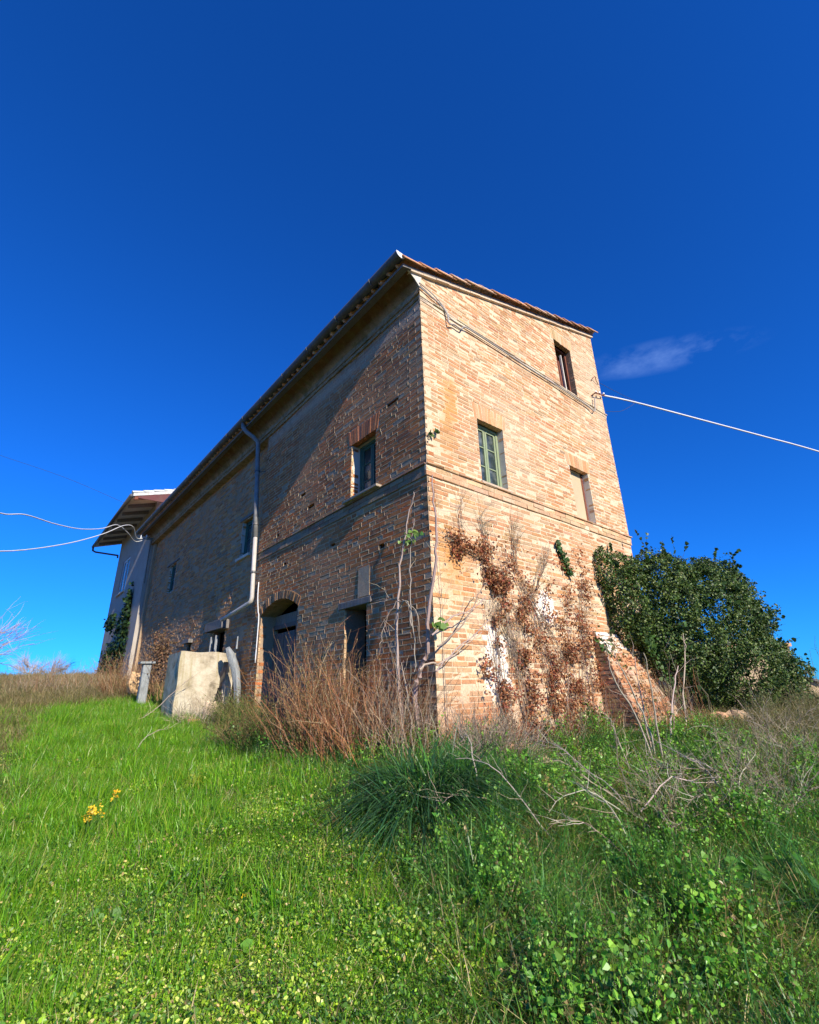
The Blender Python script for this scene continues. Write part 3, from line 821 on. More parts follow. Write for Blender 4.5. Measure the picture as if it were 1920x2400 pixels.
# E, F: small windows further along
reveal('l', WIN_E, 0.38, M_PLASTER, house, off=-0.14)
casement('l', WIN_E, -0.23, house, M_DKGREEN, 1, 1)
mb = MB(); mb.box(0.08, 0.3, WIN_E[0] - 0.08, WIN_E[1] + 0.08, WIN_E[2] - 0.06, WIN_E[2] - 0.002, (.5, .45, .38), 0.004); mb.build('window_sill', M_PLASTER, house)
mb = MB(); mb.box(0.115, 0.3, WIN_E[0] - 0.12, WIN_E[1] + 0.12, WIN_E[3] + 0.022, WIN_E[3] + 0.09, (1, 1, 1), 0.004); mb.build('lintel', M_WOOD, house)
reveal('l', WIN_F, 0.38, M_PLASTER, house, off=-0.14)
casement('l', WIN_F, -0.21, house, M_DKGREEN, 1, 1)
mb = MB(); mb.box(0.11, 0.3, WIN_F[0] - 0.25, WIN_F[1] + 0.3, WIN_F[3] + 0.022, WIN_F[3] + 0.08, (1, 1, 1), 0.004); mb.build('lintel', M_WOOD, house)

# door under the arch
def arch_fn(y, y0, y1, zs, rise):
    t = (y - (y0 + y1) / 2) / ((y1 - y0) / 2)
    return zs + rise * (1 - t * t)
y0, y1, zs_, rise = DOOR_G[0], DOOR_G[1], 2.05, 0.21
mb = MB(); K = 18
for k in range(K):
    a, b = y0 + (y1 - y0) * k / K, y0 + (y1 - y0) * (k + 1) / K
    za, zb = arch_fn(a, y0, y1, zs_, rise), arch_fn(b, y0, y1, zs_, rise)
    mb.hexa([(-0.001, a, za), (0.38, a, za), (0.38, b, zb), (-0.001, b, zb)], [(-0.001, a, 2.30), (0.38, a, 2.30), (0.38, b, 2.30), (-0.001, b, 2.30)], (.30, .22, .13))
arch = mb.build('door_arch', M_CORNICE, house)
nv = 24; Rc = ((y1 - y0) / 2 + 0.02)
for k in range(nv):
    t = (k + 0.5) / nv; y = y0 - 0.03 + (y1 - y0 + 0.06) * t
    zin = arch_fn(min(max(y, y0), y1), y0, y1, zs_, rise) - 0.002
    slope = -2 * rise * ((y - (y0 + y1) / 2) / ((y1 - y0) / 2)) / ((y1 - y0) / 2)
    ang = math.atan(slope)
    hw = (y1 - y0) / nv / 2 - 0.005; hh = 0.15
    v = np.array([(0, -hw, 0), (0, hw, 0), (0, hw * 1.1, hh), (0, -hw * 1.1, hh)])
    allv = []
    for dx in (-0.012 + random.gauss(0, 0.004), 0.10):
        for p in v:
            yy = p[1] * math.cos(ang) - p[2] * math.sin(ang); zz = p[1] * math.sin(ang) + p[2] * math.cos(ang)
            allv.append((dx, yy, zz))
    c = brick_palette([(2, .36, .19, .10), (1, .28, .17, .10), (1, .42, .3, .2)], 1)[0] * 0.9
    m = MB(); m.hexa(allv[:4], allv[4:], c)
    b = m.build('brick', M_LONG, arch); b.location = (0, y, zin)
reveal('l', (y0, y1, -0.3, zs_ + 0.02), 0.38, M_LONG, house, 'door_jamb', (.36, .27, .19), sides='lr')
# door: plank leaf standing ajar, frame head and post
door = empty('door', (0, 0, 0)); door.parent = house
npl = 6; wpl = 0.86 / npl
for k in range(npl):
    ya = y1 - 0.02 - (k + 1) * wpl; yb = y1 - 0.02 - k * wpl - 0.008
    m = MB(); m.box(0.28 + random.uniform(-.004, .004), 0.315, ya, yb, 0.02 + random.uniform(0, 0.05), 1.72, (1, 1, 1), 0.003)
    m.build('plank', M_BLUEDOOR, door)
m = MB(); m.box(0.27, 0.34, y0, y1, 1.80, 1.88, (1, 1, 1), 0.004); m.box(0.27, 0.34, y0 + 0.50, y0 + 0.57, 0.0, 2.1, (1, 1, 1), 0.004); m.build('door_frame', M_BLUEDOOR, door)
m = MB()
m.add([(0.33, y0, 1.88), (0.33, y1, 1.88), (0.33, y1, 2.04), (0.33, y0, 2.04)], [(0, 1, 2, 3)]); m.box(0.30, 0.33, y0 + 0.6, y1 - 0.02, 1.88, 2.06, (1, 1, 1))
m.build('transom', M_WOOD, door)
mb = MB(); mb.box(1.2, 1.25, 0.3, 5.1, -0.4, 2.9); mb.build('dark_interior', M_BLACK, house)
# narrow doorway with timber lintel
mb = MB(); mb.box(-0.03, 0.30, 1.20, 2.02, 1.765, 1.855, (1, 1, 1), 0.006); mb.build('timber_lintel', M_WOOD, house, bevel=0.006)
reveal('l', DOOR_2, 0.36, M_LONG, house, 'door_jamb', (.28, .2, .14), sides='lr')
mb = MB(); mb.box(-0.006, 0.0, 1.26, 1.54, 1.875, 2.3, (.46, .35, .24), 0.006); mb.build('mortar_patch', M_LONG, house)
# low openings behind the tank
for op in (LOW_1, LOW_2):
    reveal('l', op, 0.3, M_LONG, house, 'door_jamb', (.2, .15, .11), off=-0.14, sides='lr')
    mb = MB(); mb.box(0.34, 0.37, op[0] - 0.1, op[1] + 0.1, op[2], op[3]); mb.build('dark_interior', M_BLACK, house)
mb = MB(); mb.box(-0.03, 0.3, LOW_1[0] - 0.22, LOW_1[1] + 0.18, LOW_1[3] + 0.002, LOW_1[3] + 0.20, (1, 1, 1), 0.01); mb.build('timber_lintel', M_WOOD, house, bevel=0.008)
mb = MB(); mb.box(0.02, 0.3, LOW_2[0] - 0.1, LOW_2[1] + 0.1, LOW_2[3] + 0.002, LOW_2[3] + 0.1, (1, 1, 1), 0.008); mb.build('timber_lintel', M_WOOD, house)
for yy, w in ((7.12, 0.05), (7.45, 0.035)):
    m = MB(); m.box(-0.03, 0.02, yy, yy + w, 0.4, 1.93, (1.9, 1.8, 1.7), 0.006); m.build('leaning_lath', M_POST, house)

# --- eaves cornice, roof, tiles, gutter
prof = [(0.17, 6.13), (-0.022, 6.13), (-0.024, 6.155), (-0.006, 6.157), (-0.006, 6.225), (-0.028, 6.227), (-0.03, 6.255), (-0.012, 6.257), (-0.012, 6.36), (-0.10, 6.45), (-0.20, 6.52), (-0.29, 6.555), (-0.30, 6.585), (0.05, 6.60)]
ysec = np.arange(0.0, LEN2 + 0.5, 0.10)
Vc, Fc, Cc = [], [], []
for j, yy in enumerate(ysec):
    for k, (a, b) in enumerate(prof):
        w = 0.008 * fnoise(yy, k * 0.7, 2.5, 8)
        Vc.append((a - abs(w), yy, b + 0.004 * float(fnoise(yy, k, 1.5, 6)) + 0.012 * math.sin(yy * .75)))
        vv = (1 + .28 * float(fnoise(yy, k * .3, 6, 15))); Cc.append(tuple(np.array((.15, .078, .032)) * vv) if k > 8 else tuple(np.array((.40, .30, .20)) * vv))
n = len(prof)
for j in range(len(ysec) - 1):
    for k in range(n - 1): Fc.append((j * n + k, (j + 1) * n + k, (j + 1) * n + k + 1, j * n + k + 1))
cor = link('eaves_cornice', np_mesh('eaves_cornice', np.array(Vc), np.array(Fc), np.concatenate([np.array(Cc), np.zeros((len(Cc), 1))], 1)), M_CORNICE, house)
# whitewashed end of the cornice on the gable
mb = MB()
pv = [(a, -0.012, b) for a, b in prof[8:]] ; pv2 = [(a, 0.01, b) for a, b in prof[8:]]
npv = len(pv)
mb.add(pv + pv2, [tuple(range(npv))] + [(i, (i + 1) % npv, npv + (i + 1) % npv, npv + i) for i in range(npv)], (.8, .76, .7))
mb.build('cornice_end', M_PLASTER, cor)

roof_ang = math.atan(0.314); cs, sn = math.cos(roof_ang), math.sin(roof_ang)
X0, X1 = -0.36, GW + 0.06
mb = MB()
def rz(x): return 6.605 + 0.314 * x
mb.hexa([(X0, -0.05, rz(X0)), (X1, -0.05, rz(X1)), (X1, LEN2 + 0.5, rz(X1)), (X0, LEN2 + 0.5, rz(X0))],
        [(X0, -0.05, rz(X0) + 0.05), (X1, -0.05, rz(X1) + 0.05), (X1, LEN2 + 0.5, rz(X1) + 0.05), (X0, LEN2 + 0.5, rz(X0) + 0.05)], (.6, .5, .42))
roof = mb.build('roof', M_WOOD, house)
# verge ledge: thin bricks laid along the rake
s_total = (X1 - (-0.2)) / cs; s = 0.0
while s < s_total - 0.05:
    L = random.uniform(0.26, 0.30); m = MB()
    a, b = s, min(s + L, s_total)
    pts = []
    for (ss, dz) in ((a, -0.03), (b - 0.006, -0.03), (b - 0.006, -0.002), (a, -0.002)):
        x = -0.2 + ss * cs; pts.append((x, rz(x) + dz / cs))
    f = -0.052 + random.gauss(0, 0.003)
    m.hexa([(p[0], f, p[1]) for p in pts], [(p[0], 0.05, p[1]) for p in pts], tuple(np.array((.66, .53, .40)) * random.uniform(.85, 1.15)))
    m.build('verge_brick', M_GABLE, roof); s += L
# curved roof tiles
def coppo(L=0.46, r0=0.108, r1=0.084, n=9, th=0.016):
    vs, fs = [], []
    for i, (t, r) in enumerate(((0, r0), (1, r1))):
        for k in range(n):
            a = PI * k / (n - 1)
            vs.append((t * L, -r * math.cos(a), r * math.sin(a) * 0.9)); 
        for k in range(n):
            a = PI * k / (n - 1)
            vs.append((t * L, -(r - th) * math.cos(a), (r - th) * math.sin(a) * 0.9))
    b = 2 * n
    for k in range(n - 1):
        fs += [(k, k + 1, b + k + 1, b + k), (n + k, b + n + k, b + n + k + 1, n + k + 1), (k, n + k, n + k + 1, k + 1), (b + k, b + k + 1, b + n + k + 1, b + n + k)]
    fs += [(0, b, b + n, n), (n - 1, 2 * n - 1, b + 2 * n - 1, b + n - 1)]
    return np.array(vs), fs
tv, tf = coppo()
tile_me = []
for q in range(6):
    me = bpy.data.meshes.new('roof_tile')
    me.from_pydata([tuple(v) for v in tv], [], tf)
    c = np.array([(1, 1, 1), (1.15, 1.05, 1), (.85, .8, .8), (1.1, 1.3, 1.5), (.95, .85, .75), (1.2, 1.2, 1.2)][q])
    a = me.attributes.new('col', 'FLOAT_COLOR', 'POINT'); a.data.foreach_set('color', np.tile(np.append(c, 1), (len(tv), 1)).astype(np.float32).ravel())
    me.polygons.foreach_set('use_smooth', np.ones(len(me.polygons), bool)); me.materials.append(M_TILE); tile_me.append(me)
step_t = 0.36
ncol = int((LEN2 + 0.55) / 0.205); nrow = int((X1 - X0) / cs / step_t) + 1
big_v, big_f, big_c = [], [], []; base = 0
Rm = np.array(((cs, 0, -sn), (0, 1, 0), (sn, 0, cs)))
tfa = np.array(tf)
for cidx in range(ncol):
    y = -0.045 + cidx * 0.207
    for r in range(nrow):
        s = r * step_t - 0.04
        x = X0 + s * cs; z = rz(X0) + s * sn + 0.055
        tiltj = random.gauss(0.045, 0.012)
        if cidx == 0 or r == 0:
            b = bpy.data.objects.new('roof_tile', random.choice(tile_me)); COL.objects.link(b); b.parent = roof
            b.location = (x, y + random.gauss(0, 0.006), z + (0.02 if cidx == 0 else 0.004)); b.rotation_euler = (0, -roof_ang + tiltj, random.gauss(0, 0.02))
        else:
            v = tv @ Rm.T + np.array((x, y, z)); big_v.append(v); big_f.append(tfa + base); base += len(v)
            big_c.append(np.tile(np.array((1, 1, 1)) * random.uniform(.75, 1.25), (len(v), 1)))
o = link('roof_tiles', np_mesh('roof_tiles', np.concatenate(big_v), np.concatenate(big_f), np.concatenate(big_c), True), M_TILE, roof); o['kind'] = 'stuff'
# gutter along the eaves (half round) with brackets and end cap
mb = MB(); ng_ = 9; ysg = np.arange(-0.08, 16.2, 0.5); gr = 0.088; gxc, gzc = -0.425, 6.665
ring = []
for yy in ysg:
    for rr_ in (gr, gr - 0.006):
        for k in range(ng_):
            a = PI + PI * k / (ng_ - 1)
            ring.append((gxc + rr_ * math.cos(a), yy, gzc + rr_ * math.sin(a) + 0.006 * math.sin(yy * 1.1)))
fs = []
m2 = 2 * ng_
for j in range(len(ysg) - 1):
    for k in range(ng_ - 1):
        a = j * m2 + k; b = a + m2
        fs += [(a, a + 1, b + 1, b), (a + ng_, b + ng_, b + ng_ + 1, a + ng_ + 1)]
    fs += [(j * m2, (j + 1) * m2, (j + 1) * m2 + ng_, j * m2 + ng_), (j * m2 + ng_ - 1, j * m2 + 2 * ng_ - 1, (j + 1) * m2 + 2 * ng_ - 1, (j + 1) * m2 + ng_ - 1)]
mb.add(ring, fs)
gut = mb.build('gutter', M_DARKZINC, house, smooth=True)
m = MB(); cap = [(gxc + (gr + 0.004) * math.cos(PI + PI * k / 8), 0, gzc + (gr + 0.004) * math.sin(PI + PI * k / 8)) for k in range(9)]
m.add([(a, -0.083, c) for a, b, c in cap] + [(a, -0.092, c) for a, b, c in cap], [tuple(range(9)), tuple(range(17, 8, -1))] + [(i, i + 1, 10 + i, 9 + i) for i in range(8)])
m.build('gutter_end_cap', M_WCABLE, gut)
for yy in np.arange(0.6, 16, 1.0):
    m = MB(); m.tube([(gxc + (gr + 0.008) * math.cos(PI + PI * k / 6), yy, gzc + (gr + 0.008) * math.sin(PI + PI * k / 6)) for k in range(7)] + [(-0.33, yy, 6.60)], 0.008, 5)
    m.build('gutter_bracket', M_DARKZINC, gut)
# downpipe
dp = [(-0.42, 5.75, 6.60), (-0.42, 5.74, 6.48), (-0.36, 5.68, 6.36), (-0.22, 5.58, 6.22), (-0.125, 5.51, 6.10), (-0.115, 5.49, 5.9), (-0.115, 5.30, 4.6), (-0.115, 5.17, 3.70)]
mb = MB(); mb.tube(dp, 0.05, 12); pipe = mb.build('downpipe', M_ZINC, house, smooth=True)
mb = MB(); mb.tube([(-0.115, 5.172, 3.74), (-0.115, 5.06, 2.44), (-0.118, 5.075, 2.38), (-0.125, 5.12, 2.345), (-0.15, 5.8, 2.25), (-0.2, 6.36, 2.165)], 0.042, 12); mb.build('lower_pipe', M_LOWPIPE, pipe, smooth=True)
for zc, yc in ((5.3, 5.405), (4.0, 5.214), (2.95, 5.104)):
    m = MB(); m.tube([(-0.115, yc - 0.002, zc - 0.02), (-0.115, yc + 0.002, zc + 0.02)], 0.062, 12); m.tube([(-0.09, yc, zc), (0.02, yc - 0.12, zc)], 0.008, 5); m.build('pipe_clip', M_DARKZINC, pipe)

# --- battered buttress at the foot of the gable's right end
def buttress():
    root = MB()
    xa, xb0, xb1 = 3.42, 4.2, 4.95      # left face, right edge at top / bottom
    zb, zt = -0.2, 1.42
    def front(z): return 0.62 * (1 - (z - zb) / (zt - zb)) + 0.05
    def right(z): return xb1 + (xb0 - xb1) * (z - zb) / (zt - zb)
    root.hexa([(xa + .02, -front(zb) + .006, zb), (right(zb) - .02, -front(zb) + .006, zb), (right(zb) - .02, -0.02, zb), (xa + .02, -0.02, zb)],
              [(xa + .02, -front(zt) + .006, zt), (right(zt) - .02, -front(zt) + .006, zt), (right(zt) - .02, -0.02, zt), (xa + .02, -0.02, zt)], (.55, .40, .27))
    bo = root.build('buttress', M_GABLE, house)
    z = zb; i = 0; vs = []; cs_ = []
    while z < zt:
        u = xa + (0 if i % 2 else -0.0)
        r = right(z) + random.uniform(-.16, .04); first = True
        while u < r:
            L = (0.275 if (i % 2) ^ (not first) else 0.135) if first else random.choice((0.275, 0.275, 0.135)); first = False
            a, b = u, min(u + L, r)
            if random.random() < (0.16 if z < 0.7 else 0.05): u += L + 0.012; continue
            if b - a > 0.03:
                pj = random.uniform(0, 0.010); f0, f1 = -front(z) - pj, -front(z + 0.054) - pj
                d = 0.16
                # same vertex order as the wall bricks: front inset, ring, back
                e = 0.005
                v = [(a + e, f0, z + e), (b - e, f0, z + e), (b - e, f1, z + 0.054 - e), (a + e, f1, z + 0.054 - e),
                     (a, f0 + e, z), (b, f0 + e, z), (b, f1 + e, z + 0.054), (a, f1 + e, z + 0.054),
                     (a, f0 + d, z), (b, f0 + d, z), (b, f1 + d, z + 0.054), (a, f1 + d, z + 0.054)]
                vs.append(np.array(v) + RNG.normal(0, 0.008, (12, 3))); cs_.append((a, z))
            u += L + 0.012
        z += 0.066; i += 1
    vs = np.array(vs); cs_ = np.array(cs_)
    c = brick_palette([(4, .52, .23, .11), (3, .56, .31, .16), (1.5, .58, .42, .28)], len(vs))
    al = np.clip((cs_[:, 1] - 0.4) / 0.8, 0, 1) * .93
    o = link('bricks', bricks_to_mesh('bricks', vs, col_alpha(c, al)), M_GABLE, bo); o['kind'] = 'stuff'
    # left flank, course by course
    z = zb; vs = []
    while z < zt - 0.03:
        y = -0.0; f = front(z)
        while y < f - 0.04:
            L = random.choice((0.13, 0.27)); q = min(y + L, f - 0.012)
            x = xa - random.uniform(0, 0.014)
            v = [(x, -y, z + .004), (x, -q, z + .004), (x, -q, z + .05), (x, -y, z + .05)]
            vs.append(np.array(v + [(a + .004, b, c) for a, b, c in v] + [(a + .1, b, c) for a, b, c in v])); y += L + 0.012
        z += 0.066
    vs = np.array(vs)
    c = brick_palette([(3, .42, .22, .13), (2, .46, .32, .2)], len(vs))
    o = link('bricks', bricks_to_mesh('bricks', vs, col_alpha(c, np.zeros(len(vs)))), M_GABLE, bo); o['kind'] = 'stuff'
buttress()

# ------------------------------------------------------------------ plastered house behind
h2 = empty('plastered_house', (0, 15.42, 1.2))
tag(h2, 'pale plastered house with wide rafter eaves at the far end of the brick farmhouse', 'house')
HY0, HY1, HX = 15.43, 21.6, -0.06
EX, EZ, ESL = -1.02, 7.56, 0.32
def ez(x): return EZ + ESL * (x - EX)
WIN_H = (18.75, 20.15, 4.95, 6.45)
us = np.array(sorted({HY0, HY1, *WIN_H[:2], *np.arange(HY0 + .4, HY1 - .2, .5)})); zs2 = np.array(sorted({0.6, *WIN_H[2:], *np.arange(1.0, 7.6, .5), 7.8}))
mb = MB()
for a, b in zip(us[:-1], us[1:]):
    for c, d in zip(zs2[:-1], zs2[1:]):
        if WIN_H[0] <= a < WIN_H[1] - .01 and WIN_H[2] <= c < WIN_H[3] - .01: continue
        mb.add([(HX, a, c), (HX, b, c), (HX, b, d), (HX, a, d)], [(3, 2, 1, 0)])
mb.hexa([(HX + .001, HY0, 0.6), (5.5, HY0, 0.6), (5.5, HY0 + .2, 0.6), (HX + .001, HY0 + .2, 0.6)], [(HX + .001, HY0, ez(HX)), (5.5, HY0, ez(5.5)), (5.5, HY0 + .2, ez(5.5)), (HX + .001, HY0 + .2, ez(HX))])
mb.hexa([(HX + .001, HY1 - .2, 0.6), (5.5, HY1 - .2, 0.6), (5.5, HY1, 0.6), (HX + .001, HY1, 0.6)], [(HX + .001, HY1 - .2, ez(HX)), (5.5, HY1 - .2, ez(5.5)), (5.5, HY1, ez(5.5)), (HX + .001, HY1, ez(HX))])
M_RENDER = simple('grey_render', (0.40, 0.365, 0.32), 0.95, 0.1, 0.10, 2.5, stcol=(0.36, 0.33, 0.29), stamt=0.5)
mb.build('wall', M_RENDER, h2)
hw = MB(); y0, y1, z0, z1 = WIN_H
for b in ((y0, y0 + .07, z0, z1), (y1 - .07, y1, z0, z1), (y0 + .07, y1 - .07, z0, z0 + .07), (y0 + .07, y1 - .07, z1 - .07, z1), ((y0 + y1) / 2 - .05, (y0 + y1) / 2 + .05, z0 + .07, z1 - .07)):
    hw.box(HX + .02, HX + .09, *b)
hwo = hw.build('window', M_WCABLE, h2)
for a, b in ((y0 + .07, (y0 + y1) / 2 - .05), ((y0 + y1) / 2 + .05, y1 - .07)):
    g = MB(); g.box(HX + .05, HX + .06, a, b, z0 + .07, z1 - .07); g.build('pane', M_GLASS, hwo)
g = MB(); g.box(HX - .08, HX + .1, y0 - .08, y1 + .08, z0 - .06, z0 - .002); g.build('window_sill', M_PLASTER, hwo)
RY0, RY1 = 14.62, 22.6
mb = MB()
mb.hexa([(EX, RY0, ez(EX) + .04), (5.8, RY0, ez(5.8) + .04), (5.8, RY1, ez(5.8) + .04), (EX, RY1, ez(EX) + .04)],
        [(EX, RY0, ez(EX) + .16), (5.8, RY0, ez(5.8) + .16), (5.8, RY1, ez(5.8) + .16), (EX, RY1, ez(EX) + .16)], (.9, 1.6, 2.6))
r2 = mb.build('roof', M_TILE, h2)
tl2 = [(1.6, 1.9, 2.2), (1.9, 2.4, 2.8), (1.2, 1.2, 1.2)]
pale_me = tile_me[0].copy(); pale_me.attributes['col'].data.foreach_set('color', np.tile(np.array((1.05, 2.0, 3.3, 1), np.float32), len(pale_me.vertices)))
for k in range(18):
    s = k * 0.36; x = EX - 0.03 + s * math.cos(math.atan(ESL))
    b = bpy.data.objects.new('roof_tile', pale_me); COL.objects.link(b); b.parent = r2
    b.location = (x, RY0 + 0.08, ez(x) + .17); b.rotation_euler = (0, -math.atan(ESL) + 0.04, 0)
k = 0
yy = RY0 + 0.02
while yy < RY1:
    m = MB(); a, b = yy, yy + 0.09
    m.hexa([(EX + .06, a, ez(EX + .06) - .10), (HX, a, ez(HX) - .12), (HX, b, ez(HX) - .12), (EX + .06, b, ez(EX + .06) - .10)],
           [(EX + .06, a, ez(EX + .06) + .015), (HX, a, ez(HX) + .015), (HX, b, ez(HX) + .015), (EX + .06, b, ez(EX + .06) + .015)], (1, 1, 1))
    m.build('rafter', M_REDWOOD if k == 0 else M_WOOD, r2)
    if yy + 1.0 < RY1:
        m = MB(); c, d = yy + 0.095, yy + 0.995
        m.hexa([(EX + .02, c, ez(EX + .02) + .016), (HX + .3, c, ez(HX + .3) + .016), (HX + .3, d, ez(HX + .3) + .016), (EX + .02, d, ez(EX + .02) + .016)],
               [(EX + .02, c, ez(EX + .02) + .035), (HX + .3, c, ez(HX + .3) + .035), (HX + .3, d, ez(HX + .3) + .035), (EX + .02, d, ez(EX + .02) + .035)], (1, 1, 1))
        m.build('soffit_panel', M_PLASTER, r2)
    yy += 1.0; k += 1
m = MB(); m.hexa([(-0.85, RY0 - .02, ez(-.85) - .06), (0.2, RY0 - .02, ez(.2) - .36), (0.2, RY0 + .015, ez(.2) - .36), (-.85, RY0 + .015, ez(-.85) - .06)],
                 [(-0.85, RY0 - .02, ez(-.85) + .02), (0.2, RY0 - .02, ez(.2) + .02), (0.2, RY0 + .015, ez(.2) + .02), (-.85, RY0 + .015, ez(-.85) + .02)])
m.build('red_bargeboard', simple('maroon_paint', (0.10, 0.02, 0.022), 0.6, 0.3, 0.2, 10), r2)
m = MB(); m.tube([(EX - .06, RY0, EZ + .05), (EX - .06, RY1, EZ + .05)], 0.065, 8); g2 = m.build('gutter', M_DARKZINC, r2, smooth=True)
m = MB(); m.tube([(EX - .06, RY1 - .1, EZ), (EX - .05, RY1 - .12, EZ - .16), (EX + .05, RY1 - .3, EZ - .26), (HX - .08, HY1 - .1, EZ - .48), (HX - .08, HY1 - .1, EZ - .6)], 0.04, 8); m.build('downpipe', simple('maroon_pipe', (0.10, 0.03, 0.03), 0.5, 0.4, 0.2, 10), g2, smooth=True)

# ------------------------------------------------------------------ far outbuilding on the right
ob = empty('outbuilding', (21.8, 1.6, -0.3)); ob.rotation_euler = (0, 0, -YAW)
tag(ob, 'tan brick outbuilding with dark lean-to roof beyond the ivy thicket', 'outbuilding')
M_TAN = simple('tan_wall', (0.46, 0.35, 0.22), 0.95, 0.1, 0.2, 3, stcol=(0.3, 0.2, 0.12), stamt=0.5)
def lbuild(m, name, mat, par):
    me_o = m.build(name, mat); me_o.parent = par; return me_o
m = MB(); m.box(-5, 0, 0, 4, -0.4, 2.38); lbuild(m, 'wall', M_TAN, ob)
m = MB(); m.box(-5.1, 0.06, -0.08, 4.1, 2.381, 2.52); lbuild(m, 'cornice', M_TILE, ob)
m = MB(); m.hexa([(0.002, 0.3, -0.6), (6, 0.3, -0.9), (6, 3, -0.9), (0.002, 3, -0.6)], [(0.002, 0.3, 1.18), (6, 0.3, -0.5), (6, 3, -0.5), (0.002, 3, 1.18)]); lbuild(m, 'lean_to_wall', M_TAN, ob)
m = MB(); m.hexa([(0.004, 0.1, 1.2), (6, 0.1, -0.48), (6, 3.2, -0.48), (0.004, 3.2, 1.2)], [(0.004, 0.1, 1.30), (6, 0.1, -0.38), (6, 3.2, -0.38), (0.004, 3.2, 1.30)]); lbuild(m, 'lean_to_roof', M_DARKZINC, ob)

# ------------------------------------------------------------------ tank, posts, rubble
tank = empty('concrete_tank', (-0.6, 6.4, 0.25))
tag(tank, 'broken square concrete water tank with stained face in the weeds by the wall', 'tank')
TX0, TX1, TY0, TY1, TZ0, TZ1 = -1.04, 0.02, 5.95, 6.8, 0.0, 1.46
def slab_grid(fn, nu, nv, holes=None, th=None):
    """front sheet of a slab from fn(s,t,side); cells in holes removed; returns MB with thickness"""
    m = MB(); V = []
    for side in (0, 1):
        for i in range(nu + 1):
            for j in range(nv + 1): V.append(fn(i / nu, j / nv, side))
    n1 = (nu + 1) * (nv + 1); F = []
    keep = lambda i, j: 0 <= i < nu and 0 <= j < nv and not (holes and holes((i + .5) / nu, (j + .5) / nv))
    q = lambda i, j, s: s * n1 + i * (nv + 1) + j
    for i in range(nu):
        for j in range(nv):
            if not keep(i, j): continue
            F.append((q(i, j, 0), q(i + 1, j, 0), q(i + 1, j + 1, 0), q(i, j + 1, 0)))
            F.append((q(i, j, 1), q(i, j + 1, 1), q(i + 1, j + 1, 1), q(i + 1, j, 1)))
            for (di, dj, a, b) in ((-1, 0, (i, j + 1), (i, j)), (1, 0, (i + 1, j), (i + 1, j + 1)), (0, -1, (i, j), (i + 1, j)), (0, 1, (i + 1, j + 1), (i, j + 1))):
                if not keep(i + di, j + dj): F.append((q(*a, 0), q(*a, 1), q(*b, 1), q(*b, 0)))
    m.add(V, F); return m
def tfront(s, t, side):
    x = TX0 + (TX1 - TX0) * s; z = TZ0 + (TZ1 - TZ0) * t
    bulge = 0.012 * math.sin(PI * s)
    return (x + 0.008 * math.sin(z * 9), TY0 - bulge + (0.09 if side else 0) + 0.008 * math.sin(x * 7 + z * 5), z + (0.01 * math.sin(x * 11) if t == 1 else 0))
def thole(s, t):
    c = 0.82 + 0.035 * math.sin(t * 9) - 0.05 * (1 - t)
    w = 0.055 + 0.02 * math.sin(t * 17 + 1)
    return (abs(s - c) < w and 0.28 < t < 0.88) or (s > 0.93 - 0.05 * math.sin(t * 8) and t < 0.72 and t > 0.12)
slab_grid(tfront, 42, 42, thole).build('front_slab', M_CONC, tank, smooth=False)
m = MB(); m.box(TX0 + .01, TX0 + .1, TY0 + .1, TY1, TZ0 - .1, TZ1 - .004, (1, 1, 1), 0.004); m.build('side_slab', M_CONC, tank)
m = MB(); m.box(TX1 - .1, TX1 - .005, TY0 + .1, TY1, TZ0 - .1, TZ1 - .25, (1, 1, 1), 0.01); m.build('side_slab', M_CONC, tank)
m = MB(); m.box(TX0 + .11, TX1 - .11, TY1 - .09, TY1 - .005, TZ0 - .1, TZ1 - .02, (1, 1, 1), 0.004); m.build('back_slab', M_CONC, tank)

def lump_mesh(m, c, r, seed=0, amp=0.25, n=8, col=(1, 1, 1)):
    V = []; F = []
    rows = n // 2 + 1
    for i in range(rows + 1):
        th = PI * i / rows
        for k in range(n):
            ph = 2 * PI * k / n
            d = Vector((math.sin(th) * math.cos(ph), math.sin(th) * math.sin(ph), math.cos(th)))
            s = 1 + amp * mnoise.noise(d * 1.7 + Vector((seed * 3.1, seed * 1.7, 0)))
            p = max(abs(d.x), abs(d.y), abs(d.z)); s *= 0.6 + 0.4 / p
            V.append((c[0] + d.x * r[0] * s, c[1] + d.y * r[1] * s, c[2] + d.z * r[2] * s))
    for i in range(rows):
        for k in range(n): F.append((i * n + k, i * n + (k + 1) % n, (i + 1) * n + (k + 1) % n, (i + 1) * n + k))
    m.add(V, F, col)

post = MB()
pp = [(0.0, 5.36, 0.0), (-0.02, 5.40, 0.35), (-0.03, 5.42, 0.75), (-0.09, 5.45, 1.1), (-0.20, 5.48, 1.38), (-0.27, 5.5, 1.52)]
post.tube(pp, [0.06, 0.058, 0.066, 0.08, 0.082, 0.04], 14)
for i, v in enumerate(post.v):
    k = mnoise.noise(Vector((v[0] * 30, v[1] * 30, v[2] * 2.0)))
    post.v[i] = (v[0] - 0.06 + 0.035 * k, v[1] + 0.03 * k, v[2])
po = empty('weathered_post', (-0.27, 5.36, 0.05)); tag(po, 'bent silvery weathered timber post leaning at the corner of the concrete tank', 'post')
post.build('trunk', M_POST, po, smooth=True)
m = MB(); m.tube([(-0.15, 5.50, 1.50), (-0.14, 5.52, 1.74)], [0.018, 0.012], 6); m.build('stake', M_POST, po)

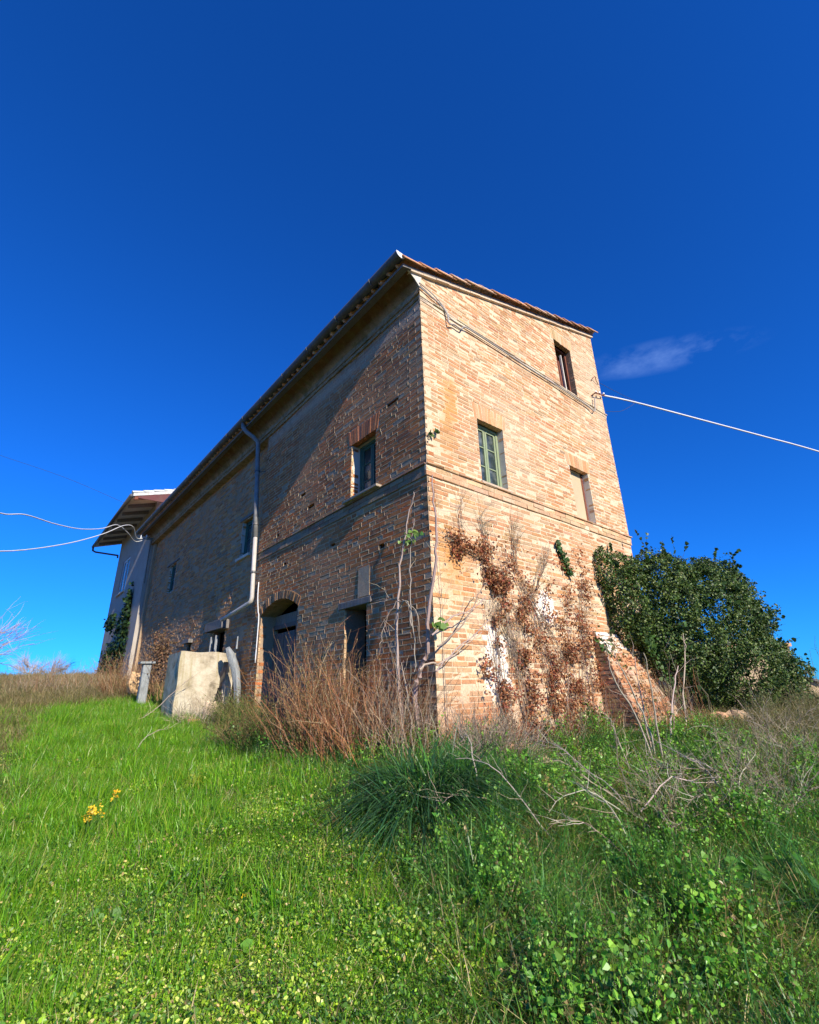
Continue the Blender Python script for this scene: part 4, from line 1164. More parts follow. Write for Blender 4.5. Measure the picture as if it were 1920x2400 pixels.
sp = MB(); sp.box(-1.20, -1.04, 8.0, 8.14, 0.4, 1.36, (1, 1, 1), 0.015)
spo = empty('slab_post', (-1.12, 8.05, 0.5)); tag(spo, 'grey upright slab post with flat cap left of the concrete tank', 'post')
sp.build('shaft', M_POST, spo, bevel=0.012)
m = MB(); m.box(-1.28, -0.98, 7.95, 8.2, 1.362, 1.40, (1.5, 1.5, 1.5), 0.008); m.build('cap', M_POST, spo)

def stone(name, label, c, r, col, seed, rot=0, group=None, cat='stone'):
    m = MB(); lump_mesh(m, (0, 0, 0), r, seed, 0.35, 10, col)
    o = m.build(name, M_STONE, smooth=False); o.location = c; o.rotation_euler = (random.uniform(-.2, .2), random.uniform(-.2, .2), rot)
    return tag(o, label, cat, group)
def brickbat(label, c, r, col, rot, tilt=0.1, group='fallen bricks at the foot of the gable'):
    m = MB(); m.box(-r[0], r[0], -r[1], r[1], -r[2], r[2], col, 0.012)
    o = m.build('fallen_brick', M_STONE, bevel=0.008); o.location = c; o.rotation_euler = (tilt, random.uniform(-.15, .15), rot)
    return tag(o, label, 'brick', group)
def gz(x, y, d=0.0): return (x, y, H1(x, y) + d)
brickbat('pinkish fallen brick lying left in the rubble row below the gable', gz(0.74, -0.42, 0.07), (.14, .08, .065), (1.2, .85, .75), 0.2)
brickbat('cream fallen block with dark split, middle of the rubble row below the gable', gz(1.08, -0.46, 0.06), (.15, .09, .06), (1.35, 1.2, 1.0), -0.3, 0.25)
brickbat('orange fallen brick right of the cream block below the gable', gz(1.40, -0.42, 0.05), (.16, .07, .045), (1.25, .75, .5), 0.1)
brickbat('small upright pink brickbat right end of the rubble row', gz(1.72, -0.50, 0.07), (.06, .05, .11), (1.3, .85, .75), 0.6, 0.3)
brickbat('thin broken brick half sunk behind the pinkish fallen brick', gz(0.92, -0.28, 0.06), (.10, .05, .04), (1.0, .7, .5), 1.0)
stone('rubble_stone', 'pale rough stone in the weeds right of the fallen bricks', gz(2.02, -0.62, 0.05), (.16, .10, .07), (1.15, .95, .85), 3)
stone('rubble_stone', 'tan stone in the grass below the dry red-stemmed shrub', gz(-1.32, -0.12, 0.02), (.09, .07, .06), (1.35, 1.0, .65), 4)
stone('rubble_stone', 'pale grey stone beside the tan stone under the dry shrub', gz(-1.12, -0.08, 0.03), (.08, .07, .06), (1.0, .85, .75), 5)
stone('rubble_stone', 'whitish broken mortar lump at the right foot of the concrete tank', (-0.40, 5.82, 0.40), (.15, .10, .17), (1.3, 1.25, 1.15), 6)
stone('rubble_stone', 'flat pale slab at the left foot of the concrete tank', (-0.82, 5.78, 0.27), (.18, .10, .05), (1.3, 1.15, .95), 7)
stone('rubble_stone', 'round tan boulder behind dry stalks left of the slab post', (-0.95, 9.6, 1.0), (.22, .2, .26), (1.3, 1.05, .75), 8)
stone('rubble_stone', 'small white stone under the slab post', (-1.10, 7.6, 0.44), (.13, .08, .05), (1.4, 1.35, 1.3), 9)
stone('rubble_stone', 'pale rubble heap half covered by ivy under the thicket', gz(5.6, -1.05, 0.04), (.24, .16, .15), (1.2, 1.0, .8), 10)
stone('rubble_stone', 'small pink stone beside the pale rubble under the thicket', gz(5.0, -1.0, 0.03), (.14, .12, .10), (1.25, .85, .65), 11)
brickbat('orange broken brick on the grass in front of the concrete tank', (-0.78, 5.62, 0.25), (.12, .05, .025), (1.3, .8, .55), 0.1, 0.05, None)

# ------------------------------------------------------------------ cables and brackets
def smooth_path(pts, n=6):
    pts = [Vector(p) for p in pts]; out = []
    for i in range(len(pts) - 1):
        p0, p1, p2, p3 = pts[max(i - 1, 0)], pts[i], pts[i + 1], pts[min(i + 2, len(pts) - 1)]
        for k in range(n):
            t = k / n
            out.append(0.5 * ((2 * p1) + (-p0 + p2) * t + (2 * p0 - 5 * p1 + 4 * p2 - p3) * t * t + (-p0 + 3 * p1 - 3 * p2 + p3) * t ** 3))
    return out + [pts[-1]]
def cable(label, pts, r, mat, cat='cable', name='cable'):
    m = MB(); m.tube(smooth_path(pts), r, 6)
    return tag(m.build(name, mat, smooth=True), label, cat)
cable('thick white overhead cable running right from the gable across the sky', [(5.37, -.05, 6.66), (6.28, -.34, 6.70), (8.29, -1.04, 6.64), (10.37, -1.79, 6.55), (12.2, -2.46, 6.45), (18.85, -5.03, 5.84)], 0.019, M_WCABLE)
cable('thin stay wire from the gable edge up to the white cable joint', [(5.36, -.04, 6.98), (5.8, -.2, 6.83), (6.26, -.34, 6.73)], 0.004, M_DCABLE, 'wire', 'stay_wire')
cable('thin dark wire sagging below the white cable joint', [(5.40, -.03, 6.27), (5.9, -.15, 6.42), (6.27, -.33, 6.68)], 0.004, M_DCABLE, 'wire', 'stay_wire')
cable('pale cable sagging left from the eaves bracket, upper of two', [(-.20, 15.1, 6.28), (-.65, 14.72, 5.95), (-1.07, 13.92, 5.98), (-1.54, 13.07, 5.93), (-2.07, 11.72, 5.33), (-2.68, 10.39, 4.82), (-3.29, 8.99, 4.43), (-3.86, 7.53, 4.09), (-4.21, 6.59, 3.76), (-4.75, 5.0, 3.5), (-5.8, 2.0, 3.4), (-9.0, -7.0, 5.2)], 0.013, M_WCABLE)
cable('pale cable dipping left from the eaves bracket, lower of two', [(-.16, 15.1, 6.36), (-.63, 14.65, 6.05), (-.94, 13.96, 6.23), (-1.33, 13.28, 6.01), (-2.04, 11.77, 5.17), (-3.01, 9.59, 4.15), (-4.06, 6.78, 3.13), (-4.7, 5.0, 2.8), (-5.9, 1.6, 2.8), (-9.2, -7.0, 4.8)], 0.013, M_WCABLE)
cable('faint thin dark wire high in the left sky', [(-1.0, 16.4, 7.9), (-2.99, 18.92, 9.4), (-5.29, 21.59, 10.8), (-7.01, 23.86, 12.01), (-22, 42, 21)], 0.006, M_DCABLE, 'wire', 'overhead_wire')
cable('grey cable pair draped along the upper ledge of the gable', [(-.03, -.03, 6.33), (.2, -.03, 6.28), (.42, -.035, 6.22), (.52, -.05, 6.10), (.54, -.06, 5.93), (.66, -.05, 5.98), (.82, -.05, 5.98), (.95, -.05, 6.08), (1.6, -.05, 6.085), (2.6, -.05, 6.07), (3.6, -.05, 6.08), (4.5, -.05, 6.07), (4.78, -.06, 6.02), (4.86, -.06, 6.2), (4.92, -.06, 6.42)], 0.013, M_CABLE)
cable('second grey cable looping from the cornice to the gable ledge', [(-.02, -.02, 6.42), (.28, -.03, 6.34), (.48, -.04, 6.2), (.56, -.06, 6.06), (.70, -.06, 6.04), (.86, -.06, 6.05)], 0.009, M_CABLE)
br = empty('cable_bracket', (5.0, 0, 6.45)); tag(br, 'rusty cable bracket with insulators on the right edge of the gable', 'bracket')
m = MB(); m.tube([(4.88, 0.02, 6.46), (4.9, -.10, 6.50), (5.34, -.08, 6.62)], 0.012, 6); m.build('arm', M_REDWOOD, br)
for x, z in ((4.95, 6.53), (5.1, 6.57), (5.3, 6.63)):
    m = MB(); m.tube([(x, -.09, z), (x + .02, -.09, z + .05)], [0.028, 0.016], 8); m.build('insulator', M_WCABLE, br)
br = empty('cable_bracket', (5.1, 0, 6.9)); tag(br, 'small curled iron hook above the cable bracket on the gable', 'hook')
m = MB(); m.tube(smooth_path([(5.02, 0.02, 6.88), (5.0, -.06, 6.95), (5.08, -.08, 7.0), (5.16, -.05, 6.96), (5.3, -.02, 6.93)]), 0.008, 5); m.build('hook', M_REDWOOD, br)
br = empty('eaves_bracket', (-0.1, 15.2, 6.3)); tag(br, 'cable bracket with white insulators under the far end of the gutter', 'bracket')
m = MB(); m.tube([(0.05, 15.2, 6.3), (-.5, 15.0, 6.16)], 0.03, 6); m.build('arm', M_ZINC, br)
for x, z in ((-.45, 6.18), (-.28, 6.22)):
    m = MB(); m.tube([(x, 15.05, z), (x, 15.05, z + .14)], [0.03, 0.02], 8); m.build('insulator', M_WCABLE, br)
cable('dark cable loop hanging on the wall below the eaves bracket', [(-.05, 15.2, 6.28), (-.08, 15.15, 5.8), (-.07, 15.2, 5.3), (-.09, 15.05, 4.9), (-.05, 15.2, 4.6)], 0.010, M_DCABLE)
cable('pale cable hanging beside the downpipe bend to the arch', [(-.02, 5.02, 2.75), (-.03, 4.98, 2.45), (-.03, 4.90, 2.15), (-.02, 4.87, 2.0), (-.02, 4.86, 1.2)], 0.010, M_WCABLE)

# ------------------------------------------------------------------ vegetation builders
def tubes(P, R, n=3):
    """P (N,K,3) polylines, R (N,K) radii"""
    N_, K_, _ = P.shape
    d = np.empty_like(P); d[:, 1:-1] = P[:, 2:] - P[:, :-2]; d[:, 0] = P[:, 1] - P[:, 0]; d[:, -1] = P[:, -1] - P[:, -2]
    d /= np.linalg.norm(d, axis=2, keepdims=True) + 1e-9
    ref = np.where(np.abs(d[..., 2:3]) < 0.9, np.array((0, 0, 1.0)), np.array((1.0, 0, 0)))
    a = np.cross(d, ref); a /= np.linalg.norm(a, axis=2, keepdims=True) + 1e-9
    b = np.cross(d, a)
    ang = np.arange(n) * 2 * PI / n
    V = P[:, :, None] + (a[:, :, None] * np.cos(ang)[None, None, :, None] + b[:, :, None] * np.sin(ang)[None, None, :, None]) * R[:, :, None, None]
    base = (np.arange(N_)[:, None, None] * K_ + np.arange(K_ - 1)[None, :, None]) * n
    k = np.arange(n)[None, None]; k2 = (k + 1) % n
    F = np.stack([base + k, base + k2, base + n + k2, base + n + k], -1).reshape(-1, 4)
    return V.reshape(-1, 3), F

def unit(v): return v / (np.linalg.norm(v, axis=-1, keepdims=True) + 1e-9)

def sticks(base, direc, L, K=5, bend=0.25, droop=0.0, rng=RNG):
    N_ = len(base); t = np.linspace(0, 1, K)
    side = unit(np.cross(direc, rng.normal(size=(N_, 3))))
    amp = rng.normal(0, bend, (N_, 1)) * L[:, None]
    P = base[:, None] + direc[:, None] * (L[:, None] * t)[..., None] + side[:, None] * (amp * (t ** 2))[..., None]
    P[..., 2] -= (droop * L[:, None] * t ** 2)
    wob = rng.normal(0, 0.018, (N_, K, 3)) * L[:, None, None]; wob[:, 0] = 0
    return P + wob

def children_of(P, n, Lr, ang, rng=RNG, tmin=0.25):
    """n twigs starting along the polylines P"""
    i = rng.integers(0, len(P), n); K_ = P.shape[1]
    t = rng.uniform(tmin, 0.98, n) * (K_ - 1); k = np.minimum(t.astype(int), K_ - 2); f = (t - k)[:, None]
    base = P[i, k] * (1 - f) + P[i, k + 1] * f
    d = unit(P[i, k + 1] - P[i, k])
    d = unit(d + rng.normal(0, ang, (n, 3)))
    L = rng.uniform(Lr[0], Lr[1], n)
    return base, d, L

def leafcards(P, nrm, size, col, aspect=0.8, curl=0.25, rng=RNG, shape='ivy', jit=0.6):
    """six-point folded leaves; nrm = rough facing direction (n,3)"""
    n = len(P)
    nr = unit(nrm + rng.normal(0, jit, (n, 3)))
    ax = unit(np.cross(nr, rng.normal(size=(n, 3)))); wd = np.cross(nr, ax)
    s = size[:, None]
    if shape == 'ivy': prof_ = ((-0.5, 0), (-0.38, 0.42), (0.12, 0.36), (0.55, 0))
    elif shape == 'round': prof_ = ((-0.5, 0), (-0.25, 0.5), (0.28, 0.46), (0.5, 0))
    else: prof_ = ((-0.5, 0), (-0.2, 0.22), (0.2, 0.18), (0.55, 0))
    c = curl * rng.uniform(-0.4, 1.2, (n, 1))
    pt = lambda l, w: P + ax * s * l + wd * s * w * aspect * 2 * 0.9 + nr * s * (abs(w) * c - 0.25 * c * l * l)
    V = np.stack([pt(prof_[0][0], 0), pt(prof_[1][0], prof_[1][1]), pt(prof_[2][0], prof_[2][1]), pt(prof_[3][0], 0), pt(prof_[2][0], -prof_[2][1]), pt(prof_[1][0], -prof_[1][1])], 1)
    b = np.arange(n)[:, None] * 6
    F = np.concatenate([b + np.array([[0, 1, 2, 3]]), b + np.array([[0, 3, 4, 5]])], 0)
    return V.reshape(-1, 3), F, np.repeat(col, 6, 0)

def jitter_col(n, cols, w=None, sd=0.14, rng=RNG):
    cols = np.array(cols); w = None if w is None else np.array(w) / sum(w)
    c = cols[rng.choice(len(cols), n, p=w)]
    return (c * rng.normal(1, sd, (n, 1)).clip(0.5, 1.6) * rng.normal(1, 0.05, (n, 3))).clip(0.003, 1)

def tube_part(name, P, R, col, mat, parent=None, n=3):
    V, F = tubes(P, R, n)
    return link(name, np_mesh(name, V, F, np.repeat(col, P.shape[1] * n, 0), False), mat, parent)
def leaf_part(name, V, F, C, mat, parent=None):
    o = link(name, np_mesh(name, V, F, C), mat, parent); o['kind'] = 'stuff'; return o

def taper(N_, K_, r0, r1):
    t = np.linspace(0, 1, K_)
    return np.asarray(r0).reshape(-1, 1) * (1 - t) * np.ones((N_, 1)) + np.asarray(r1).reshape(-1, 1) * t
BROWN = [(.23, .13, .075), (.17, .10, .06), (.29, .18, .10)]
REDDISH = [(.25, .105, .05), (.17, .075, .035), (.32, .17, .085), (.11, .065, .035), (.38, .28, .17), (.19, .135, .055)]
PALE = [(.50, .44, .36), (.42, .36, .28), (.34, .28, .21)]
GREYTW = [(.30, .25, .19), (.24, .20, .15), (.38, .32, .23), (.18, .14, .10)]

# ------------------------------------------------------------------ dead creeper on the gable
def creeper():
    root = empty('dead_creeper', (1.9, -0.05, -0.1))
    tag(root, 'dead brown creeper with curled leaves spread over the lower gable wall', 'creeper')
    blobs = [(0.35, 2.40, .14, .07, 240), (0.60, 2.28, .16, .09, 330), (0.90, 2.40, .12, .06, 90), (1.05, 2.15, .10, .14, 330), (1.22, 2.02, .16, .20, 800), (1.30, 1.78, .14, .12, 320), (1.02, 1.75, .09, .12, 160),
             (1.06, 1.35, .035, .30, 230), (1.06, 0.85, .04, .3, 260), (1.1, 0.45, .12, .22, 300), (0.78, 0.62, .06, .14, 100), (0.85, 0.85, .10, .08, 70),
             (1.62, 1.55, .10, .30, 480), (1.55, 1.0, .09, .35, 560), (1.95, 1.85, .35, .25, 330), (2.2, 1.35, .35, .35, 420), (2.45, 0.85, .38, .32, 1500), (2.75, 1.15, .22, .25, 700), (2.0, 0.6, .35, .3, 750), (1.7, 0.2, .35, .22, 650),
             (2.6, 0.3, .4, .22, 900), (3.0, 1.75, .22, .35, 420), (3.35, 2.2, .14, .25, 300), (2.95, 2.35, .25, .08, 90), (3.15, 1.2, .18, .3, 260), (1.1, 0.08, .35, .12, 400), (2.3, 0.05, .6, .1, 500), (3.3, 0.35, .12, .3, 220)]
    P = []
    for (u, z, su, sz, k) in blobs:
        q = RNG.normal(size=(int(k * 2.1), 2)) * np.array((su, sz)) + np.array((u, z)); P.append(q)
    q = np.concatenate(P); ok = (q[:, 1] > -0.15) & (q[:, 0] < 3.9) & (fnoise(q[:, 0], q[:, 1], 5.0, 71) + .5 * fnoise(q[:, 0], q[:, 1], 11., 72) + .25 * RNG.normal(size=len(q)) > 0.14); q = q[ok]
    dens = 0.02 + 0.065 * np.abs(RNG.normal(size=len(q))) + 0.05 * np.clip((0.9 - q[:, 1]), 0, 1)
    pos = np.stack([q[:, 0], -dens, q[:, 1]], 1)
    col = jitter_col(len(q), [(.34, .14, .065), (.26, .10, .05), (.40, .22, .115), (.15, .07, .045), (.46, .29, .16), (.30, .09, .055)], (4, 3, 2.6, 3, 1.2, 3))
    V, F, C = leafcards(pos, np.tile((0, -1.0, 0.35), (len(q), 1)), RNG.uniform(.013, .035, len(q)), col, 0.75, 1.0, jit=1.0)
    leaf_part('leaves', V, F, C, M_DEAD, root)
    # stems up the wall
    Ps = []
    runs = [((1.05, 0.0), (1.06, 1.8)), ((1.10, 0.0), (1.02, 1.75)), ((1.5, 0), (1.25, 2.2)), ((1.6, 0), (1.65, 1.9)), ((1.7, 0), (1.1, 2.35)), ((2.2, 0), (1.9, 2.1)), ((2.4, 0), (2.8, 2.0)), ((2.7, 0), (3.3, 2.3)), ((2.6, 0.2), (1.4, 2.5)),
            ((1.2, 2.2), (0.3, 2.45)), ((1.1, 2.3), (0.9, 2.9)), ((1.6, 2.2), (1.62, 2.95)), ((3.0, 0), (3.2, 1.9)), ((1.9, 1.9), (2.6, 1.0)), ((1.15, 1.7), (1.45, 0.9)), ((2.0, 2.0), (2.4, 2.6)), ((0.15, 0), (0.13, 3.1)), ((0.6, 2.5), (0.55, 3.05))]
    for (a, b) in runs:
        for rep in range(1 if a[0] < 0.9 else 3):
            t = np.linspace(0, 1, 12)
            u = a[0] + (b[0] - a[0]) * t + np.cumsum(RNG.normal(0, 0.016, 12)) + RNG.normal(0, 0.03)
            z = a[1] + (b[1] - a[1]) * t
            Ps.append(np.stack([u, -0.02 - 0.03 * RNG.random() - 0.012 * np.abs(RNG.normal(size=12)), z - 0.05], 1))
    Ps = np.array(Ps)
    tube_part('stems', Ps, taper(len(Ps), 12, RNG.uniform(.005, .012, len(Ps)), .002), jitter_col(len(Ps), [(.26, .18, .12), (.34, .26, .19), (.18, .12, .08)]), M_BARK, root, 4)
    b, d, L = children_of(Ps, 700, (0.12, 0.5), 0.8); d[:, 1] = -np.abs(d[:, 1]) * 0.35
    Q = sticks(b, d, L, 5, 0.3)
    Q[..., 1] = np.minimum(Q[..., 1], -0.012)
    tube_part('twigs', Q, taper(len(Q), 5, .0028, .0012), jitter_col(len(Q), GREYTW), M_BARK, root)['kind'] = 'stuff'
    # loose hanging twigs at the foot
    n = 520; base = np.stack([RNG.uniform(0.15, 3.3, n), RNG.uniform(-.45, -.06, n), np.zeros(n)], 1); base[:, 2] = H(base[:, 0], base[:, 1])
    d = unit(np.stack([RNG.normal(0, .55, n), RNG.normal(0, .25, n), np.abs(RNG.normal(.8, .4, n))], 1))
    Q = sticks(base, d, RNG.uniform(.25, .95, n), 6, 0.25, 0.15)
    tube_part('dry_stalks', Q, taper(n, 6, .0032, .0012), jitter_col(n, GREYTW + REDDISH), M_BARK, root)['kind'] = 'stuff'
creeper()

# ------------------------------------------------------------------ ivy thicket on the right
def ivy_thicket():
    root = empty('ivy_thicket', (7.0, -0.5, 0.1))
    tag(root, 'large dark green ivy thicket swallowing the right end of the gable', 'bush')
    blobs = [((4.45, -.12, 2.15), (.55, .42, .68)), ((4.3, -.2, 1.75), (.36, .4, .5)), ((5.3, -.35, 2.05), (.85, .65, .85)), ((6.6, -.5, 1.75), (1.2, .85, 1.05)), ((7.2, -.55, 1.85), (1.1, .85, 1.15)), ((7.6, -.6, 1.6), (.95, .8, 1.0)),
             ((7.75, -.65, .95), (.85, .75, .85)), ((5.6, -.55, 1.25), (.8, .6, .7)), ((7.0, -.75, .95), (1.2, .75, .8)), ((8.0, -.85, .75), (1.1, .75, .7)), ((4.95, -.4, 1.3), (.42, .4, .5)), ((4.05, -.08, 2.5), (.26, .2, .4)), ((6.9, -.6, 2.35), (.6, .5, .5)), ((7.5, -.65, 2.65), (.5, .5, .4)), ((5.7, -.4, 2.6), (.5, .4, .4))]
    Ps, Ns, Ds = [], [], []
    for c, r in blobs:
        area = (r[0] * r[1] + r[1] * r[2] + r[0] * r[2]) / 3 * 4 * PI
        n = int(area * 2700)
        d = unit(RNG.normal(size=(n, 3))); p0 = np.array(c) + d * np.array(r)
        rad = 1 + 0.20 * fnoise(p0[:, 0], p0[:, 2] * 1.1 + p0[:, 1], 3.4, 33) + 0.10 * fnoise(d[:, 0] * 3 + c[0], d[:, 2] * 3 + d[:, 1] * 2, 1.6, 31) + 0.09 * fnoise(d[:, 0] * 6 * r[0], d[:, 2] * 6 * r[2] + d[:, 1] * 3, 1.3, 17)
        dep = RNG.uniform(0, 1, n) ** 2 * 0.30
        p = np.array(c) + d * np.array(r) * (rad - dep)[:, None]
        Ps.append(p); Ns.append(unit(d / np.array(r))); Ds.append(dep)
    P = np.concatenate(Ps); Nn = np.concatenate(Ns); D = np.concatenate(Ds)
    inside = np.zeros(len(P), bool)
    for c, r in blobs: inside |= (((P - np.array(c)) / np.array(r)) ** 2).sum(1) < 0.5
    h = H(P[:, 0], P[:, 1])
    keep = ~inside & (P[:, 2] > h - 0.02) & ~((P[:, 0] < 5.34) & (P[:, 1] > -0.02)) & (P[:, 1] < 0.9)
    keep &= fnoise(P[:, 0], P[:, 2] + P[:, 1], 3.2, 40) + 0.6 * fnoise(P[:, 0], P[:, 2], 7.5, 41) + 0.25 * RNG.normal(size=len(P)) > -0.55
    P, Nn, D = P[keep], Nn[keep], D[keep]
    col = jitter_col(len(P), [(.045, .085, .02), (.07, .125, .026), (.12, .18, .04), (.02, .042, .014), (.20, .25, .08)], (4, 4, 3, 4, 1.6))  # palest leaves paint sunlit highlights into the thicket
    V, F, C = leafcards(P, Nn * 0.9 + np.array((0, -.25, .35)), RNG.uniform(.016, .037, len(P)), col, 0.85, 0.5, jit=1.0)
    leaf_part('leaves', V, F, C, M_IVY, root)
    # sprays that break the outline
    b = P[RNG.choice(len(P), 420)]; dd = unit(Nn[RNG.choice(len(Nn), 420)] * 0.3 + (b - np.array((7, -.3, .8))) * np.array((.25, .5, .6)) + RNG.normal(0, .35, (420, 3)))
    Q = sticks(b, dd, RNG.uniform(.12, .5, 420), 4, .25)
    tube_part('sprays', Q, taper(420, 4, .003, .0015), jitter_col(420, [(.10, .09, .05), (.07, .08, .03)]), M_BARK, root)['kind'] = 'stuff'
    b, d, L = children_of(Q, 2600, (.0, .05), 1.2, tmin=0.3)
    V, F, C = leafcards(b, d, RNG.uniform(.035, .07, len(b)), jitter_col(len(b), [(.035, .08, .02), (.055, .115, .03), (.02, .05, .015)]), 0.85, 0.3)
    leaf_part('spray_leaves', V, F, C, M_IVY, root)
    # woody stems and shaded core seen between the leaves
    n = 46; base = np.stack([RNG.uniform(4.6, 9.6, n), RNG.uniform(-.75, .2, n), np.zeros(n)], 1); base[:, 2] = H(base[:, 0], base[:, 1]) - .05
    Q = sticks(base, unit(np.stack([RNG.normal(0, .3, n), RNG.normal(0, .2, n), np.ones(n)], 1)), RNG.uniform(.9, 2.0, n), 8, .2)
    tube_part('stems', Q, taper(n, 8, RNG.uniform(.006, .016, n), .004), jitter_col(n, [(.14, .11, .08), (.2, .16, .11)]), M_BARK, root, 5)
ivy_thicket()

def buttress_creeper():
    root = empty('dead_creeper', (4.0, -.4, 0)); tag(root, 'tangle of dry creeper and dead stalks over the sloping brick buttress', 'creeper')
    n = 900; z = RNG.uniform(-.1, 1.35, n) ; u = RNG.normal(3.75, .35, n) + .25 * (1 - z)
    k = (fnoise(u, z, 4.5, 81) + .3 * RNG.normal(size=n) > -.05) & (u > 3.3) & (u < 5.0); u, z = u[k], z[k]
    fr = 0.62 * (1 - (z + .2) / 1.62) + .05
    P = np.stack([u, -fr - .02 - .05 * np.abs(RNG.normal(size=len(u))), z], 1)
    V, F, C = leafcards(P, np.tile((0, -1., .5), (len(u), 1)), RNG.uniform(.016, .04, len(u)), jitter_col(len(u), [(.34, .15, .065), (.26, .11, .05), (.40, .24, .12), (.07, .11, .03)]), .75, 1.0, jit=1.0)
    leaf_part('leaves', V, F, C, M_DEAD, root)
    m = 150; b = np.stack([RNG.uniform(3.3, 5.0, m), RNG.uniform(-.95, -.6, m), np.zeros(m)], 1); b[:, 2] = H(b[:, 0], b[:, 1])
    Q = sticks(b, unit(np.stack([RNG.normal(0, .3, m), RNG.uniform(.05, .5, m), np.ones(m)], 1)), RNG.uniform(.3, 1.1, m), 6, .2)
    tube_part('stalks', Q, taper(m, 6, .003, .0012), jitter_col(m, GREYTW + REDDISH), M_BARK, root)['kind'] = 'stuff'
buttress_creeper()
# small living sprig and edge ivy on the gable
def sprig(label, pts, n, sp, size=(.03, .06), cols=((.05, .11, .025), (.08, .14, .03), (.03, .07, .02)), out=-0.03):
    root = empty('ivy_sprig', (pts[0][0], out, pts[0][1])); tag(root, label, 'ivy')
    p = np.array(pts); t = RNG.uniform(0, len(p) - 1.001, n); k = t.astype(int); f = (t - k)[:, None]
    q = p[k] * (1 - f) + p[k + 1] * f + RNG.normal(0, sp, (n, 2))
    pos = np.stack([q[:, 0], out - np.abs(RNG.normal(0, .03, n)), q[:, 1]], 1)
    V, F, C = leafcards(pos, np.tile((0, -1., .3), (n, 1)), RNG.uniform(*size, n), jitter_col(n, cols), .85, .3)
    leaf_part('leaves', V, F, C, M_IVY, root)
    Q = np.array([np.interp(np.linspace(0, 1, 6), np.linspace(0, 1, len(p)), p[:, i]) for i in (0, 1)]).T
    tube_part('stem', np.stack([Q[:, 0], np.full(6, out + .01), Q[:, 1]], 1)[None], taper(1, 6, .006, .003), jitter_col(1, [(.2, .15, .1)]), M_BARK, root, 4)
sprig('small green ivy sprig climbing the gable below the right window', [(2.95, 2.3), (2.85, 2.5), (2.72, 2.78)], 170, .035)
sprig('loose green ivy trailing over the brick buttress below the thicket', [(4.3, 1.45), (4.5, 1.15), (4.85, .75), (5.1, .4)], 420, .09, out=-0.42)
sprig('few green leaves among the dead creeper at the right', [(3.2, 1.35), (3.45, 1.1), (3.7, .95), (3.6, 1.3)], 90, .07, out=-0.15)

# ------------------------------------------------------------------ ivy on the plastered house
def wall_ivy():
    root = empty('wall_ivy', (-.12, 17.8, 1.4)); tag(root, 'dark ivy climbing the plastered wall of the far house', 'ivy')
    blobs = [(16.9, 4.05, .12, .35, 260), (17.0, 3.3, .22, .4, 700), (17.1, 2.5, .35, .45, 900), (17.6, 1.9, .5, .35, 700), (18.7, 2.3, .4, .22, 420), (19.3, 2.0, .35, .3, 420), (18.6, 3.55, .35, .16, 330), (19.0, 1.5, .4, .3, 400), (17.6, 3.5, .3, .1, 140)]
    q = np.concatenate([RNG.normal(size=(k, 2)) * np.array((a, b)) + np.array((u, z)) for (u, z, a, b, k) in blobs]); n = len(q)
    pos = np.stack([HX - .02 - np.abs(RNG.normal(0, .09, n)), q[:, 0], q[:, 1]], 1)
    pos[(q[:, 1] > 3.3) & (q[:, 0] > 18), 0] -= .2
    V, F, C = leafcards(pos, np.tile((-1., -.3, .2), (n, 1)), RNG.uniform(.06, .12, n), jitter_col(n, [(.02, .045, .015), (.03, .07, .02), (.012, .03, .012), (.06, .10, .02)], (3, 3, 3, .6)), .85, .3)
    leaf_part('leaves', V, F, C, M_IVY, root)
    Q = np.stack([np.stack([np.full(8, HX - .02), np.linspace(17.3, 16.9, 8) + RNG.normal(0, .05, 8), np.linspace(1.2, 4.2, 8)], 1) for _ in range(4)])
    tube_part('stems', Q, taper(4, 8, .02, .006), jitter_col(4, [(.12, .1, .07)]), M_BARK, root, 4)
wall_ivy()

